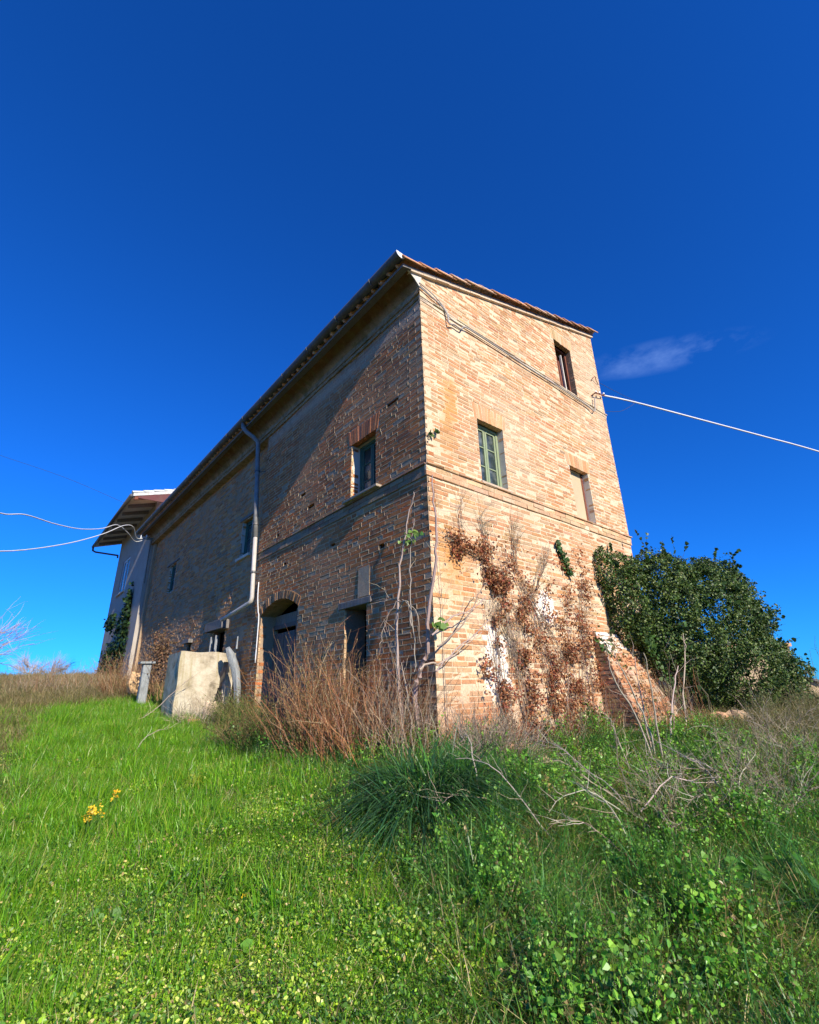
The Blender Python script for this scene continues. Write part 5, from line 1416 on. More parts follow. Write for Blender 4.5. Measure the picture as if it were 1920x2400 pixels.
# ------------------------------------------------------------------ shrubs, saplings, dead plants
def dry_shrub(label, cx, cy, rx, ry, n, Lr, lean, cols, twigs=2.2, r=.0035, name='dry_shrub', leaves=0, spread=.22, lcols=None, cat='shrub', tl=(.12, .4)):
    root = empty(name, gz(cx, cy)); tag(root, label, cat)
    a = RNG.uniform(0, 2 * PI, n); q = np.sqrt(RNG.uniform(0, 1, n))
    b = np.stack([cx + rx * q * np.cos(a), cy + ry * q * np.sin(a), np.zeros(n)], 1); b[:, 2] = H(b[:, 0], b[:, 1]) - .03
    d = unit(np.stack([RNG.normal(0, spread, n) + lean[0] + .3 * q * np.cos(a), RNG.normal(0, spread, n) + lean[1] + .3 * q * np.sin(a), np.ones(n)], 1))
    L = RNG.uniform(Lr[0], Lr[1], n) * (1 - .35 * q ** 2)
    P = sticks(b, d, L, 7, .26)
    if cx > -1.0: P[..., 0] = np.minimum(P[..., 0], np.where((P[..., 1] > 0.0), -0.02, 99))
    o = tube_part('stems', P, taper(n, 7, r, r * .45), jitter_col(n, cols, sd=.2), M_BARK, root)
    o['kind'] = 'stuff'
    m = int(n * twigs)
    b2, d2, L2 = children_of(P, m, tl, .5)
    d2[:, 2] = np.abs(d2[:, 2])
    Q = sticks(b2, d2, L2, 5, .2)
    if cx > -1.0: Q[..., 0] = np.minimum(Q[..., 0], np.where((Q[..., 1] > 0.0), -0.015, 99))
    tube_part('twigs', Q, taper(m, 5, r * .5, r * .25), jitter_col(m, cols, sd=.25), M_BARK, root)['kind'] = 'stuff'
    if leaves:
        b3, d3, L3 = children_of(Q, leaves, (0, .05), 1.0)
        V, F, C = leafcards(b3, d3, RNG.uniform(.012, .03, leaves), jitter_col(leaves, lcols or [(.25, .17, .09), (.32, .22, .12)]), .5, .4, shape='lance')
        leaf_part('leaves', V, F, C, M_DEAD, root)
    return root
dry_shrub('tall dry red-brown broom shrub in front of the arched doorway', -.70, 1.25,   .38, .50, 330, (.7, 1.55), (-.05, -.05), REDDISH, 2.6, leaves=2500, lcols=[(.28, .20, .09), (.22, .17, .07), (.34, .22, .11)])
dry_shrub('dry orange-stemmed shrub in front of the narrow dark doorway', -.62, .62,   .38, .5, 230, (.5, 1.15), (-.02, -.02), [(.36, .16, .07), (.30, .13, .06), (.20, .09, .05), (.42, .30, .19)], 2.4)
dry_shrub('thin brown dry stalks right of the narrow doorway near the house corner', -.40, .10, .28, .4, 160, (.5, 1.1), (0, 0), BROWN + GREYTW, 2.0)
dry_shrub('olive half-dry weeds left of the arched doorway shrub', -.85, 2.65, .35, .5, 240, (.25, .6), (-.1, 0), [(.10, .13, .04), (.16, .15, .06), (.26, .16, .08)], 2.2, leaves=5200, lcols=[(.08, .13, .03), (.12, .14, .04), (.2, .16, .07)])
dry_shrub('grey tangle of dead twigs at the foot of the gable corner', .32, -.42, .38, .22, 260, (.35, .8), (.1, -.1), GREYTW, 2.4, spread=.5)
dry_shrub('dry brown stalks beside the plastered house and slab post', -1.0, 10.2, .5, .9, 260, (.6, 1.3), (-.1, -.1), BROWN + REDDISH, 2.2)
dry_shrub('low dry weeds at the left end of the lawn', -2.2, 12.5, 1.1, .8, 320, (.3, .8), (0, 0), BROWN + GREYTW, 2.0, leaves=1500)
dry_shrub('dry thorny weeds at the foot of the concrete tank', -.65, 5.55, .42, .25, 150, (.25, .6), (-.1, -.1), GREYTW + PALE, 2.0, spread=.5)
dry_shrub('green and dry weeds around the base of the weathered post', -.25, 4.7, .28, .7, 260, (.25, .6), (-.1, 0), [(.12, .14, .04), (.2, .16, .07)], 2.0, leaves=4200, lcols=[(.06, .12, .02), (.09, .15, .03), (.14, .14, .05)])
for (x, y, sx, sy, n, L, lab) in ((0.9, -2.1, .5, .3, 46, (.35, .8), 'spreading grey twiggy dead shrub on the bank, left of the three on the right'),
                                 (1.9, -2.35, .6, .35, 60, (.35, .9), 'spreading dead twiggy shrub on the bank, middle of the three on the right'),
                                 (3.4, -2.2, .7, .4, 90, (.35, .9), 'dead olive-grey twiggy shrub at the right edge of the bank')):
    dry_shrub(lab, x, y, sx, sy, n, L, (-.1, 0), GREYTW + PALE + [(.22, .2, .12)], 7, .003, name='dead_shrub', spread=1.0, leaves=900, lcols=[(.2, .18, .09), (.3, .25, .14)])
dry_shrub('fine olive dry stalks in the field behind the bare sapling', 5.3, -1.9, 1.3, .5, 420, (.25, .6), (0, 0), [(.20, .20, .09), (.3, .25, .14), (.13, .15, .05)], 2.2, .0022, name='dry_weeds', leaves=2600, lcols=[(.12, .14, .05), (.22, .2, .1)])
dry_shrub('fine pale dry stalks at the far right field edge', 8.6, -2.3, 1.6, .5, 420, (.35, .9), (0, 0), [(.3, .25, .14), (.36, .3, .18), (.22, .19, .1)], 2.0, .003, name='dry_weeds')
for (x, y, s, lab) in ((8.3, -1.75, 1.5, 'tall thin bare stalk standing against the sky at the far right edge'), (7.4, -1.9, 1.2, 'thin bare stalk left of the tallest one at the far right')):
    dry_shrub(lab, x, y, .1, .1, 5, (s * .8, s), (0, 0), GREYTW, 2, .005, name='bare_stalk', cat='plant')

# dead flowering plant above the slab post
rt = dry_shrub('dead brown plant with curled leaves behind the slab post', -.75, 8.3, .18, .25, 26, (1.0, 1.6), (-.06, -.05), BROWN, 3.0, .006, name='dead_plant', cat='plant')
n = 900; q = RNG.normal(size=(n, 3)) * np.array((.13, .17, .27)) + np.array((-.82, 8.26, 1.60))
V, F, C = leafcards(q, np.tile((-.5, -1., .3), (n, 1)), RNG.uniform(.025, .055, n), jitter_col(n, [(.14, .08, .05), (.20, .12, .07), (.09, .06, .045), (.28, .17, .10)]), .6, 1.0, jit=1.0)
leaf_part('leaves', V, F, C, M_DEAD, rt)

def path_tree(name, label, cat, paths, cols, twig_n=0, twig_L=(.1, .3), ang=.7, n=6):
    root = empty(name, paths[0][0][0]); tag(root, label, cat)
    allp = []
    for (pts, r0, r1) in paths:
        p = np.array([tuple(v) for v in smooth_path(pts, 4)])
        K_ = len(p); p = p + RNG.normal(0, .007, p.shape)
        tube_part('stem', p[None], taper(1, K_, r0, r1), jitter_col(1, cols, sd=.1), M_BARK, root, n)
        t = np.linspace(0, 1, 8); allp.append(np.stack([np.interp(t, np.linspace(0, 1, K_), p[:, i]) for i in range(3)], 1))
    if twig_n:
        b, d, L = children_of(np.array(allp), twig_n, twig_L, ang)
        Q = sticks(b, d, L, 5, .2)
        tube_part('twigs', Q, taper(twig_n, 5, .003, .0012), jitter_col(twig_n, cols), M_BARK, root)['kind'] = 'stuff'
    return root
PINKST = [(.40, .32, .25), (.34, .27, .21)]
rt = path_tree('bare_sapling', 'bare fig sapling with arching branches growing at the house corner', 'sapling', [
    ([(-.14, .10, -.08), (-.14, .20, .53), (-.13, .10, .83), (-.14, -.02, 1.01), (-.15, -.10, 1.42), (-.14, -.21, 1.93), (-.12, -.25, 2.33), (-.12, -.22, 2.75), (-.1, -.2, 3.1)], .034, .007),
    ([(-.28, -.25, 1.16), (.06, -.27, 1.39), (.27, -.26, 1.44), (.66, -.25, 1.66)], .010, .004), ([(-.14, -.2, 1.05), (.15, -.25, 1.25), (.38, -.25, 1.49), (.51, -.25, 1.67), (.7, -.25, 1.85)], .011, .004),
    ([(-.24, -.25, .81), (-.11, -.25, .88), (.1, -.25, 1.04), (.39, -.25, 1.19), (.71, -.25, 1.41)], .010, .004), ([(-.45, -.25, .81), (-.29, -.25, .89), (-.17, -.25, .87), (.09, -.25, 1.0), (.54, -.25, 1.25)], .011, .004)], PINKST, 26, (.08, .35), .6)
q = np.array([(-.13, -.22, 1.30), (-.10, -.2, 1.28), (-.2, -.1, .15), (-.25, .0, .12)]); q = np.repeat(q, 9, 0) + RNG.normal(0, .035, (36, 3))
V, F, C = leafcards(q, np.tile((-.3, -1., .5), (36, 1)), RNG.uniform(.04, .075, 36), jitter_col(36, [(.16, .26, .05), (.10, .2, .04)]), .7, .3)
leaf_part('leaves', V, F, C, M_LEAF, rt)
rt = path_tree('bare_sapling', 'tall thin bare sapling with drooping twigs against the shaded long wall', 'sapling', [
    ([(-.35, .14, -.06), (-.35, .20, .53), (-.35, .24, 1.07), (-.35, .19, 1.63), (-.35, .16, 1.98), (-.35, .05, 2.37), (-.35, -.08, 2.71), (-.35, -.15, 2.85)], .022, .004),
    ([(-.25, .12, 1.3), (-.25, .1, 1.73), (-.25, .08, 2.13), (-.25, .03, 2.38), (-.25, 0, 2.56)], .008, .003),
    ([(-.37, .18, 1.48), (-.4, .02, 1.56), (-.4, -.09, 1.39), (-.4, -.13, .86), (-.4, -.06, .78)], .010, .004), ([(-.37, .17, 1.6), (-.4, .37, 1.41), (-.4, .46, 1.18), (-.4, .5, 1.0)], .008, .003),
    ([(-.36, .12, 1.58), (-.4, -.16, 1.43), (-.4, -.21, 1.11)], .006, .003), ([(-.36, .22, 1.62), (-.3, .45, 1.66), (-.25, .6, 1.85)], .006, .003), ([(-.38, -.05, .0), (-.4, .0, .45), (-.42, .08, .9)], .012, .006)], PINKST, 30, (.08, .3), .6)
q = np.repeat(np.array([(-.33, .05, 2.30), (-.25, .02, 2.36)]), 9, 0) + RNG.normal(0, .045, (18, 3))
V, F, C = leafcards(q, np.tile((-.6, -.8, .5), (18, 1)), RNG.uniform(.04, .07, 18), jitter_col(18, [(.16, .26, .05), (.10, .2, .04)]), .6, .3)
leaf_part('leaves', V, F, C, M_LEAF, rt)
sprig('tiny green sprout rooted in the gable corner above the string course', [(.02, 3.75), (.10, 3.86), (.2, 3.9)], 16, .025, (.03, .05))
path_tree('bare_sapling', 'clump of pale bare stems leaning in front of the brick buttress', 'sapling', [
    ([(2.3, -1.2, -.40), (2.03, -1.2, .19), (1.66, -1.2, .65), (1.54, -1.2, .92)], .016, .006), ([(2.38, -1.17, -.42), (2.30, -1.15, .21), (2.04, -1.15, .6), (1.9, -1.15, .86)], .014, .006),
    ([(2.42, -1.1, -.42), (2.40, -1.1, -.02), (2.38, -1.1, .4), (2.42, -1.1, .95)], .012, .005), ([(2.32, -1.25, -.36), (2.32, -1.25, .17), (2.38, -1.25, .55), (2.37, -1.25, .99)], .014, .006),
    ([(2.73, -1.1, -.40), (3.07, -1.1, .18), (3.35, -1.1, .54), (3.66, -1.1, .87)], .014, .006), ([(2.8, -1.12, -.40), (3.1, -1.1, .1), (3.3, -1.1, .42)], .009, .004), ([(1.73, -1.2, -.46), (1.56, -1.2, -.04), (1.45, -1.2, .18), (1.4, -1.2, .3)], .009, .004)],
    [(.42, .36, .28), (.36, .30, .23)], 40, (.1, .45), .5)
path_tree('bare_sapling', 'single straight pale stem right of the leaning sapling clump', 'sapling', [([(3.15, -1.1, -.46), (3.42, -1.1, .01), (3.71, -1.1, .64), (3.99, -1.1, 1.05), (4.1, -1.1, 1.35)], .014, .005)], [(.42, .36, .28)], 9, (.1, .35), .5)
# bare tree at the left edge
def bare_tree(label, x, y, h, spread, n=26):
    root = empty('bare_tree', gz(x, y)); tag(root, label, 'tree')
    z = H1(x, y); tr = np.array([[(x, y, z - .1), (x + .03, y, z + h * .12), (x + .08, y, z + h * .25)]])
    tube_part('trunk', tr, taper(1, 3, .07, .05), jitter_col(1, [(.3, .25, .22)]), M_BARK, root, 6)
    b = np.tile(tr[0, 2], (n, 1)) - np.array((0, 0, 1)) * RNG.uniform(0, h * .12, n)[:, None]
    P = sticks(b, unit(np.stack([RNG.normal(0, spread, n), RNG.normal(0, spread, n), np.abs(RNG.normal(.8, .3, n))], 1)), RNG.uniform(.5, .85, n) * h, 8, .18)
    tube_part('branches', P, taper(n, 8, .018, .005), jitter_col(n, [(.42, .36, .34), (.34, .28, .26)]), M_BARK, root, 4)['kind'] = 'stuff'
    b, d, L = children_of(P, 420, (.25, .8), .45); Q = sticks(b, d, L, 5, .2)
    tube_part('twigs', Q, taper(420, 5, .006, .002), jitter_col(420, [(.42, .36, .34), (.34, .28, .26)]), M_BARK, root)['kind'] = 'stuff'
bare_tree('bare pale-twigged tree at the left edge of the meadow', -4.7, 18.0, 3.0, .75, 34)
bare_tree('tiny bare bush on the skyline left of the plastered house', -1.2, 29.0, 1.1, .6, 10)
bare_tree('tiny bare bush on the skyline between the left tree and the far house', -2.0, 30.0, 1.2, .7, 10)
for (pts, lab) in (([(-2.2, 3.3, None), (-1.9, 3.9, .18), (-1.5, 4.5, .16), (-1.2, 5.0, None)], 'long pale fallen branch lying on the lawn in front of the tank'),
                   ([(-1.9, 6.2, None), (-1.5, 6.0, .12), (-1.1, 5.75, .55), (-.9, 5.6, .8)], 'pale bent branch leaning up against the concrete tank'),
                   ([(.9, -.62, None), (1.3, -.66, .05), (1.75, -.7, None)], 'straight dry stick lying below the fallen bricks'),
                   ([(1.2, -.72, None), (1.6, -.85, .07), (1.85, -1.0, None), (2.1, -1.0, .2)], 'curved pale stick hooked in the grass below the rubble')):
    p = [(x, y, H1(x, y) + (.03 if dz is None else dz)) for x, y, dz in pts]
    path_tree('fallen_branch', lab, 'branch', [(p, .007, .003)], [(.48, .40, .30)], 14, (.08, .3), .6)

# ------------------------------------------------------------------ grass and weeds
def sstep(v, a, b): t = np.clip((v - a) / (b - a), 0, 1); return t * t * (3 - 2 * t)
def blade_strip(base, d, L, w, droop, K=3):
    """curved tapering blades (n) -> V,F"""
    n = len(base); t = np.linspace(0, 1, K)
    hz = unit(np.stack([d[:, 0], d[:, 1], np.zeros(n)], 1) + 1e-6)
    P = base[:, None] + d[:, None] * (L[:, None] * t)[..., None]
    P[..., 2] -= droop[:, None] * L[:, None] * t ** 2
    P += hz[:, None] * (droop[:, None] * L[:, None] * 0.6 * t ** 2)[..., None]
    a = RNG.uniform(0, 2 * PI, n); side = np.stack([np.cos(a), np.sin(a), np.zeros(n)], 1)
    wd = w[:, None] * (1 - t ** 1.6) * (0.75 + 0.5 * np.minimum(t * 3, 1))
    Lv = P - side[:, None] * wd[..., None]; Rv = P + side[:, None] * wd[..., None]
    V = np.stack([Lv, Rv], 2).reshape(n, K * 2, 3)
    b = np.arange(n)[:, None, None] * K * 2; k = np.arange(K - 1)[None, :, None] * 2
    F = (b + k + np.array([0, 1, 3, 2])[None, None]).reshape(-1, 4)
    return V.reshape(-1, 3), F, K * 2

def clump(kind):
    Vs, Fs, Cs = [], [], []; off = 0
    def add(V, F, C):
        nonlocal off
        Vs.append(V); Fs.append(F + off); Cs.append(C); off += len(V)
    def blades(n, rad, h, w, lean, droop, cols, wt=None):
        a = RNG.uniform(0, 2 * PI, n); q = np.sqrt(RNG.uniform(0, 1, n)) * rad
        base = np.stack([q * np.cos(a), q * np.sin(a), np.full(n, -.015)], 1)
        a2 = a + RNG.normal(0, .9, n); ln = np.abs(RNG.normal(lean, lean * .6, n))
        d = unit(np.stack([np.cos(a2) * ln, np.sin(a2) * ln, np.ones(n)], 1))
        V, F, k = blade_strip(base, d, RNG.uniform(h[0], h[1], n), RNG.uniform(w[0], w[1], n), np.abs(RNG.normal(droop, droop * .6, n)))
        add(V, F, np.repeat(jitter_col(n, cols, wt), k, 0))
    def leaves(n, rad, h, size, cols, shape='round', tilt=.5, wt=None):
        a = RNG.uniform(0, 2 * PI, n); q = np.sqrt(RNG.uniform(0, 1, n)) * rad
        P = np.stack([q * np.cos(a), q * np.sin(a), RNG.uniform(h[0], h[1], n)], 1)
        nr = np.stack([RNG.normal(0, tilt, n), RNG.normal(-.45, tilt, n), np.ones(n)], 1)   # leaves lean to the light
        V, F, C = leafcards(P, nr, RNG.uniform(size[0], size[1], n), jitter_col(n, cols, wt), .75, .35, shape=shape)
        add(V, F, C)
    G1 = [(.075, .185, .010), (.10, .215, .012), (.05, .135, .010), (.16, .225, .025)]
    G2 = [(.165, .285, .016), (.225, .325, .028), (.095, .19, .014), (.29, .33, .075)]
    if kind == 'lawn':
        blades(44, .11, (.06, .21), (.0019, .004), .3, .2, G1 + [(.20, .20, .06)], (4, 4, 3, 2, .5))
    elif kind == 'clover':
        leaves(46, .13, (.003, .05), (.004, .009), G2 + [(.05, .12, .02)], 'round', .85); leaves(56, .13, (.003, .055), (.008, .020), G2 + [(.05, .12, .02)], 'lance', 1.0); blades(95, .14, (.025, .11), (.0011, .0025), .8, .55, G2 + [(.36, .31, .15), (.05, .12, .02), (.28, .2, .1)], (4, 4, 4, 3, 1.6, 3, .8))
        leaves(9, .12, (.0, .05), (.008, .02), [(.40, .30, .15), (.28, .2, .09), (.45, .40, .22)], 'lance', .9)
    elif kind == 'herb':
        leaves(55, .13, (.005, .075), (.008, .022), [(.055, .14, .016), (.085, .19, .018), (.03, .08, .016), (.14, .24, .03)], 'lance', 1.0); blades(80, .14, (.04, .15), (.0012, .0026), .7, .5, G1 + [(.03, .08, .016), (.3, .25, .12)], (4, 4, 4, 2, 3, 1))
    elif kind == 'long':
        blades(44, .12, (.22, .48), (.0024, .0046), .5, .55, [(.035, .11, .025), (.05, .145, .03), (.028, .085, .022), (.08, .17, .03)])
    elif kind == 'dry':
        blades(44, .13, (.08, .26), (.0014, .003), .65, .4, [(.30, .24, .13), (.24, .20, .10), (.36, .29, .17), (.17, .17, .06), (.12, .16, .04)], (3, 3, 2, 3, 2.2))
    elif kind == 'mixdry':
        blades(95, .15, (.04, .22), (.0011, .0024), .8, .5, [(.36, .29, .17), (.20, .16, .08), (.09, .15, .03), (.04, .085, .02), (.12, .19, .03), (.13, .09, .05)], (2.6, 2.4, 3, 3, 2, 1.6)); leaves(40, .13, (.005, .09), (.008, .020), [(.05, .12, .018), (.10, .18, .03), (.028, .07, .016), (.24, .2, .08)], 'lance', 1.0, (3, 3, 3, .8))
    elif kind == 'weed':
        leaves(20, .11, (.03, .15), (.016, .036), [(.05, .15, .018), (.075, .19, .022), (.035, .10, .018)], 'round', .45); blades(10, .08, (.05, .15), (.0025, .004), .5, .3, [(.05, .12, .02)])
    elif kind == 'tall':
        for k in range(10):
            a0 = RNG.uniform(0, 2 * PI); l0 = RNG.uniform(.15, .34); ln = abs(RNG.normal(.3, .25)); x0, y0 = RNG.normal(0, .05, 2)
            t = np.linspace(.1, 1, 16); dr = t * t * l0 * ln
            P = np.stack([x0 + dr * math.cos(a0) + RNG.normal(0, .014, 16), y0 + dr * math.sin(a0) + RNG.normal(0, .014, 16), t * l0], 1)
            dead = RNG.random() < .10
            cols = [(.20, .15, .06), (.13, .09, .04), (.26, .21, .10)] if dead else [(.06, .16, .02), (.09, .21, .026), (.13, .26, .034), (.028, .08, .016)]
            V, F, C = leafcards(P, np.stack([RNG.normal(0, .7, 16), RNG.normal(-.5, .5, 16), np.ones(16)], 1), RNG.uniform(.010, .027, 16), jitter_col(16, cols), .75, .5, shape='ivy' if k % 3 == 0 else 'lance', jit=.8)
            add(V, F, C)
            st = np.stack([x0 + np.array([0, .3, 1]) * l0 * ln * math.cos(a0), y0 + np.array([0, .3, 1]) * l0 * ln * math.sin(a0), np.array([-.02, .55, 1]) * l0], 1)[None]
            V, F = tubes(st, taper(1, 3, .0022, .001)); add(V, F, np.tile((.16, .12, .07) if dead else (.08, .11, .03), (len(V), 1)))
    elif kind == 'field':
        blades(40, .20, (.12, .34), (.002, .004), .5, .35, [(.30, .25, .14), (.22, .20, .10), (.36, .30, .18), (.16, .17, .06)], (3, 3, 2, 1.6))
    V = np.concatenate(Vs); F = np.concatenate(Fs); C = np.concatenate(Cs)
    me = np_mesh('clump_' + kind, V, F, C)
    me.materials.append(M_STRAW if kind in ('dry', 'field') else M_GRASS)
    return me

def scatter(name, label, cat, kind, pts, scale=(.8, 1.25), variants=7, tilt=.12):
    col = bpy.data.collections.new('clumps_' + kind + '_' + name)
    for v in range(variants):
        o = bpy.data.objects.new('clump', clump(kind)); col.objects.link(o)
    n = len(pts)
    P = np.stack([pts[:, 0], pts[:, 1], H(pts[:, 0], pts[:, 1])], 1)
    me = np_mesh(name, P, np.zeros((0, 3), int)) if False else bpy.data.meshes.new(name)
    me.vertices.add(n); me.vertices.foreach_set('co', P.astype(np.float32).ravel())
    rot = np.stack([RNG.normal(0, tilt, n), RNG.normal(0, tilt, n), RNG.uniform(-.9, .9, n)], 1)
    a = me.attributes.new('rot', 'FLOAT_VECTOR', 'POINT'); a.data.foreach_set('vector', rot.astype(np.float32).ravel())
    hum = 0.78 + 0.5 * sstep(fnoise(pts[:, 0], pts[:, 1], 2.3, 77) + .5 * fnoise(pts[:, 0], pts[:, 1], 5.1, 78), -.7, .8)
    a = me.attributes.new('scl', 'FLOAT', 'POINT'); a.data.foreach_set('value', (hum * RNG.uniform(scale[0], scale[1], n)).astype(np.float32))
    a = me.attributes.new('pick', 'INT', 'POINT'); a.data.foreach_set('value', RNG.integers(0, variants, n).astype(np.int32))
    o = bpy.data.objects.new(name, me); COL.objects.link(o)
    ng = bpy.data.node_groups.new('scatter_' + name, 'GeometryNodeTree')
    ng.interface.new_socket('Geometry', in_out='INPUT', socket_type='NodeSocketGeometry'); ng.interface.new_socket('Geometry', in_out='OUTPUT', socket_type='NodeSocketGeometry')
    ns, ls = ng.nodes, ng.links
    gi, go = ns.new('NodeGroupInput'), ns.new('NodeGroupOutput')
    iop = ns.new('GeometryNodeInstanceOnPoints'); ci = ns.new('GeometryNodeCollectionInfo')
    ci.inputs['Collection'].default_value = col; ci.inputs['Separate Children'].default_value = True; ci.inputs['Reset Children'].default_value = True
    def attr(nm, ty):
        q = ns.new('GeometryNodeInputNamedAttribute'); q.data_type = ty; q.inputs['Name'].default_value = nm; return q.outputs['Attribute']
    e2r = ns.new('FunctionNodeEulerToRotation')
    ls.new(attr('rot', 'FLOAT_VECTOR'), e2r.inputs[0])
    ls.new(gi.outputs[0], iop.inputs['Points']); ls.new(ci.outputs[0], iop.inputs['Instance']); iop.inputs['Pick Instance'].default_value = True
    ls.new(attr('pick', 'INT'), iop.inputs['Instance Index']); ls.new(e2r.outputs[0], iop.inputs['Rotation']); ls.new(attr('scl', 'FLOAT'), iop.inputs['Scale'])
    ls.new(iop.outputs[0], go.inputs[0])
    md = o.modifiers.new('scatter', 'NODES'); md.node_group = ng
    return tag(o, label, cat, kind='stuff')

def field_points(density, rmin, rmax, fn, ang=(-62, 62), cap=60000):
    """random ground points round the viewpoint, thinned by fn(x,y) in 0..1 (area, not picture, based)"""
    A = math.radians(ang[1] - ang[0]); area = A / 2 * (rmax ** 2 - rmin ** 2); n = min(int(area * density), cap)
    r = np.sqrt(RNG.uniform(rmin ** 2, rmax ** 2, n)); th = YAW + np.radians(RNG.uniform(ang[0], ang[1], n))
    x = CAM_POS.x + r * np.sin(th); y = CAM_POS.y + r * np.cos(th)
    keep = RNG.random(n) < fn(x, y)
    keep &= ~((x > -0.02) & (x < 5.5) & (y > -0.02) & (y < 15.6)) & ~((x > -.06) & (y > 15.3) & (y < 21.7)) & ~((x > -1.14) & (x < -.1) & (y > 5.98) & (y < 7.0))
    return np.stack([x[keep], y[keep]], 1)

# masks in world metres
def m_bank(x, y):      # rough bank to the right of the lawn
    e = x + 1.45 + .45 * np.clip(-1 - y, 0, 9) + 0.28 * fnoise(x, y, 1.2, 51)
    e2 = np.where(y > -0.2, x + 1.25 - 0.05 * y + 0.15 * fnoise(x, y, 1.5, 52), e)
    return sstep(e2, -0.25, 0.45)
def m_left(x, y):      # drier strip along the left edge
    e = -(x + 3.5 - .15 * np.clip(y - 2, -1, 9) + 0.30 * fnoise(x, y, .9, 53))
    return sstep(e, -0.15, 0.35) * sstep(y, 0.6, 2.2)
def m_far(x, y): return sstep(y + 0.6 * fnoise(x, y, .6, 54), 8.2, 10.0)
def m_clump(x, y):     # room for the big dark tussocks
    return np.clip(1.25 * np.exp(-((x + .88) ** 2 + (y + .72) ** 2) / .16) + 1.1 * np.exp(-((x + .42) ** 2 + (y + .95) ** 2) / .07), 0, 1)
def m_right(x, y): return sstep(x + .4 * fnoise(x, y, .7, 55), 2.2, 3.6) * sstep(-y, -.6, .2)
lawn = lambda x, y: (1 - m_bank(x, y)) * (1 - .85 * m_left(x, y)) * (1 - .9 * m_far(x, y))
near = lambda x, y: 1 - sstep(y - .3 * fnoise(x, y, 1.4, 56), -.6, 1.2)
patch = lambda x, y, s, k: sstep(fnoise(x, y, s, k), -.35, .35)
scatter('lawn_grass', 'bright green tall grass of the lawn left of the farmhouse', 'grass', 'lawn', field_points(200, 3.0, 14, lambda x, y: lawn(x, y) * (1 - .6 * near(x, y)) * (.55 + .45 * patch(x, y, 2.2, 64))), (.75, 1.3))
scatter('clover_turf', 'short yellow-green clover turf in the left foreground', 'grass', 'clover', field_points(280, 1.6, 9, lambda x, y: lawn(x, y) * (near(x, y) + .22 * (1 - near(x, y)) * patch(x, y, 1.9, 65)) * (.40 + .6 * patch(x, y, 1.6, 60))), (.8, 1.3))
scatter('herb_turf', 'darker leafy weeds mixed into the foreground turf', 'weeds', 'herb', field_points(200, 1.6, 9, lambda x, y: near(x, y) * (1 - .5 * m_bank(x, y)) * (1 - .8 * patch(x, y, 1.6, 60)) + .15 * m_bank(x, y) + .12 * lawn(x, y)), (.7, 1.2))
scatter('bank_weeds', 'mixed dry and green weeds covering the bank below the gable', 'weeds', 'mixdry', field_points(170, 1.8, 9, lambda x, y: m_bank(x, y) * (1 - m_clump(x, y)) * (1 - .5 * m_right(x, y)) * .8 + .10 * near(x, y) + .3 * m_left(x, y)), (.8, 1.5))
scatter('bank_grass', 'long dark green grass drooping down the bank', 'grass', 'long', field_points(110, 1.6, 8, lambda x, y: m_bank(x, y) * (.25 + .75 * patch(x, y, .9, 61)) * (1 - .6 * m_right(x, y))), (.5, 1.05), tilt=.25)
scatter('lawn_tufts', 'darker longer grass tufts dotted through the lawn', 'grass', 'long', field_points(14, 2.2, 12, lambda x, y: lawn(x, y) * patch(x, y, 2.6, 68)), (.28, .5), tilt=.2)
scatter('bank_tall_weeds', 'tall dark leafy weeds and dead stems crowding the bank', 'weeds', 'tall', field_points(80, 1.6, 8, lambda x, y: m_bank(x, y) * (1 - m_clump(x, y)) * (.04 + .96 * patch(x, y, 1.9, 63) ** 1.5) * (1 - .45 * m_right(x, y))), (.5, 1.2), tilt=.2)
scatter('bank_leaves', 'broad-leaved green weeds on the bank', 'weeds', 'weed', field_points(34, 1.8, 8, lambda x, y: m_bank(x, y) * patch(x, y, 1.3, 62) * (1 - .5 * m_right(x, y)) + .02), (.5, 1.0), tilt=.25)
scatter('dry_grass', 'pale dry grass along the left edge and crest of the meadow', 'grass', 'dry', field_points(130, 2, 16, lambda x, y: np.clip(m_left(x, y) + m_far(x, y) + .8 * m_right(x, y) + .02 + .30 * m_bank(x, y) * patch(x, y, 1.7, 67), 0, 1)), (.8, 1.3))
scatter('field_grass', 'dry grass of the far field up to the skyline', 'grass', 'field', field_points(16, 14, 40, lambda x, y: np.ones_like(x), (-56, 56)), (.9, 1.5))

# leafy tussocks and single plants of the foreground
def tussock(name, label, x, y, n, h, w, cols, lean=.6, droop=.7, rad=.12, cat='grass'):
    root = empty(name, gz(x, y)); tag(root, label, cat)
    a = RNG.uniform(0, 2 * PI, n); q = np.sqrt(RNG.uniform(0, 1, n)) * rad
    b = np.stack([x + q * np.cos(a), y + q * np.sin(a), np.zeros(n)], 1); b[:, 2] = H(b[:, 0], b[:, 1]) - .02
    ln = np.abs(RNG.normal(lean, lean * .5, n)); a2 = a + RNG.normal(0, .5, n)
    V, F, k = blade_strip(b, unit(np.stack([np.cos(a2) * ln, np.sin(a2) * ln, np.ones(n)], 1)), RNG.uniform(h[0], h[1], n), RNG.uniform(w[0], w[1], n), np.abs(RNG.normal(droop, .25, n)), 6)
    o = link('blades', np_mesh('blades', V, F, np.repeat(jitter_col(n, cols), k, 0)), M_LEAF, root); o['kind'] = 'stuff'
BLUEG = [(.03, .10, .04), (.045, .135, .05), (.022, .07, .028), (.075, .18, .06)]
tussock('grass_tussock', 'large dark blue-green grass tussock below the house corner', -.88, -.72, 1300, (.38, .72), (.004, .009), BLUEG, .6, .8, .36)
tussock('grass_tussock', 'dark green drooping tussock to the right of the largest one', -.42, -.95, 520, (.3, .5), (.003, .006), BLUEG, .6, .7, .25)
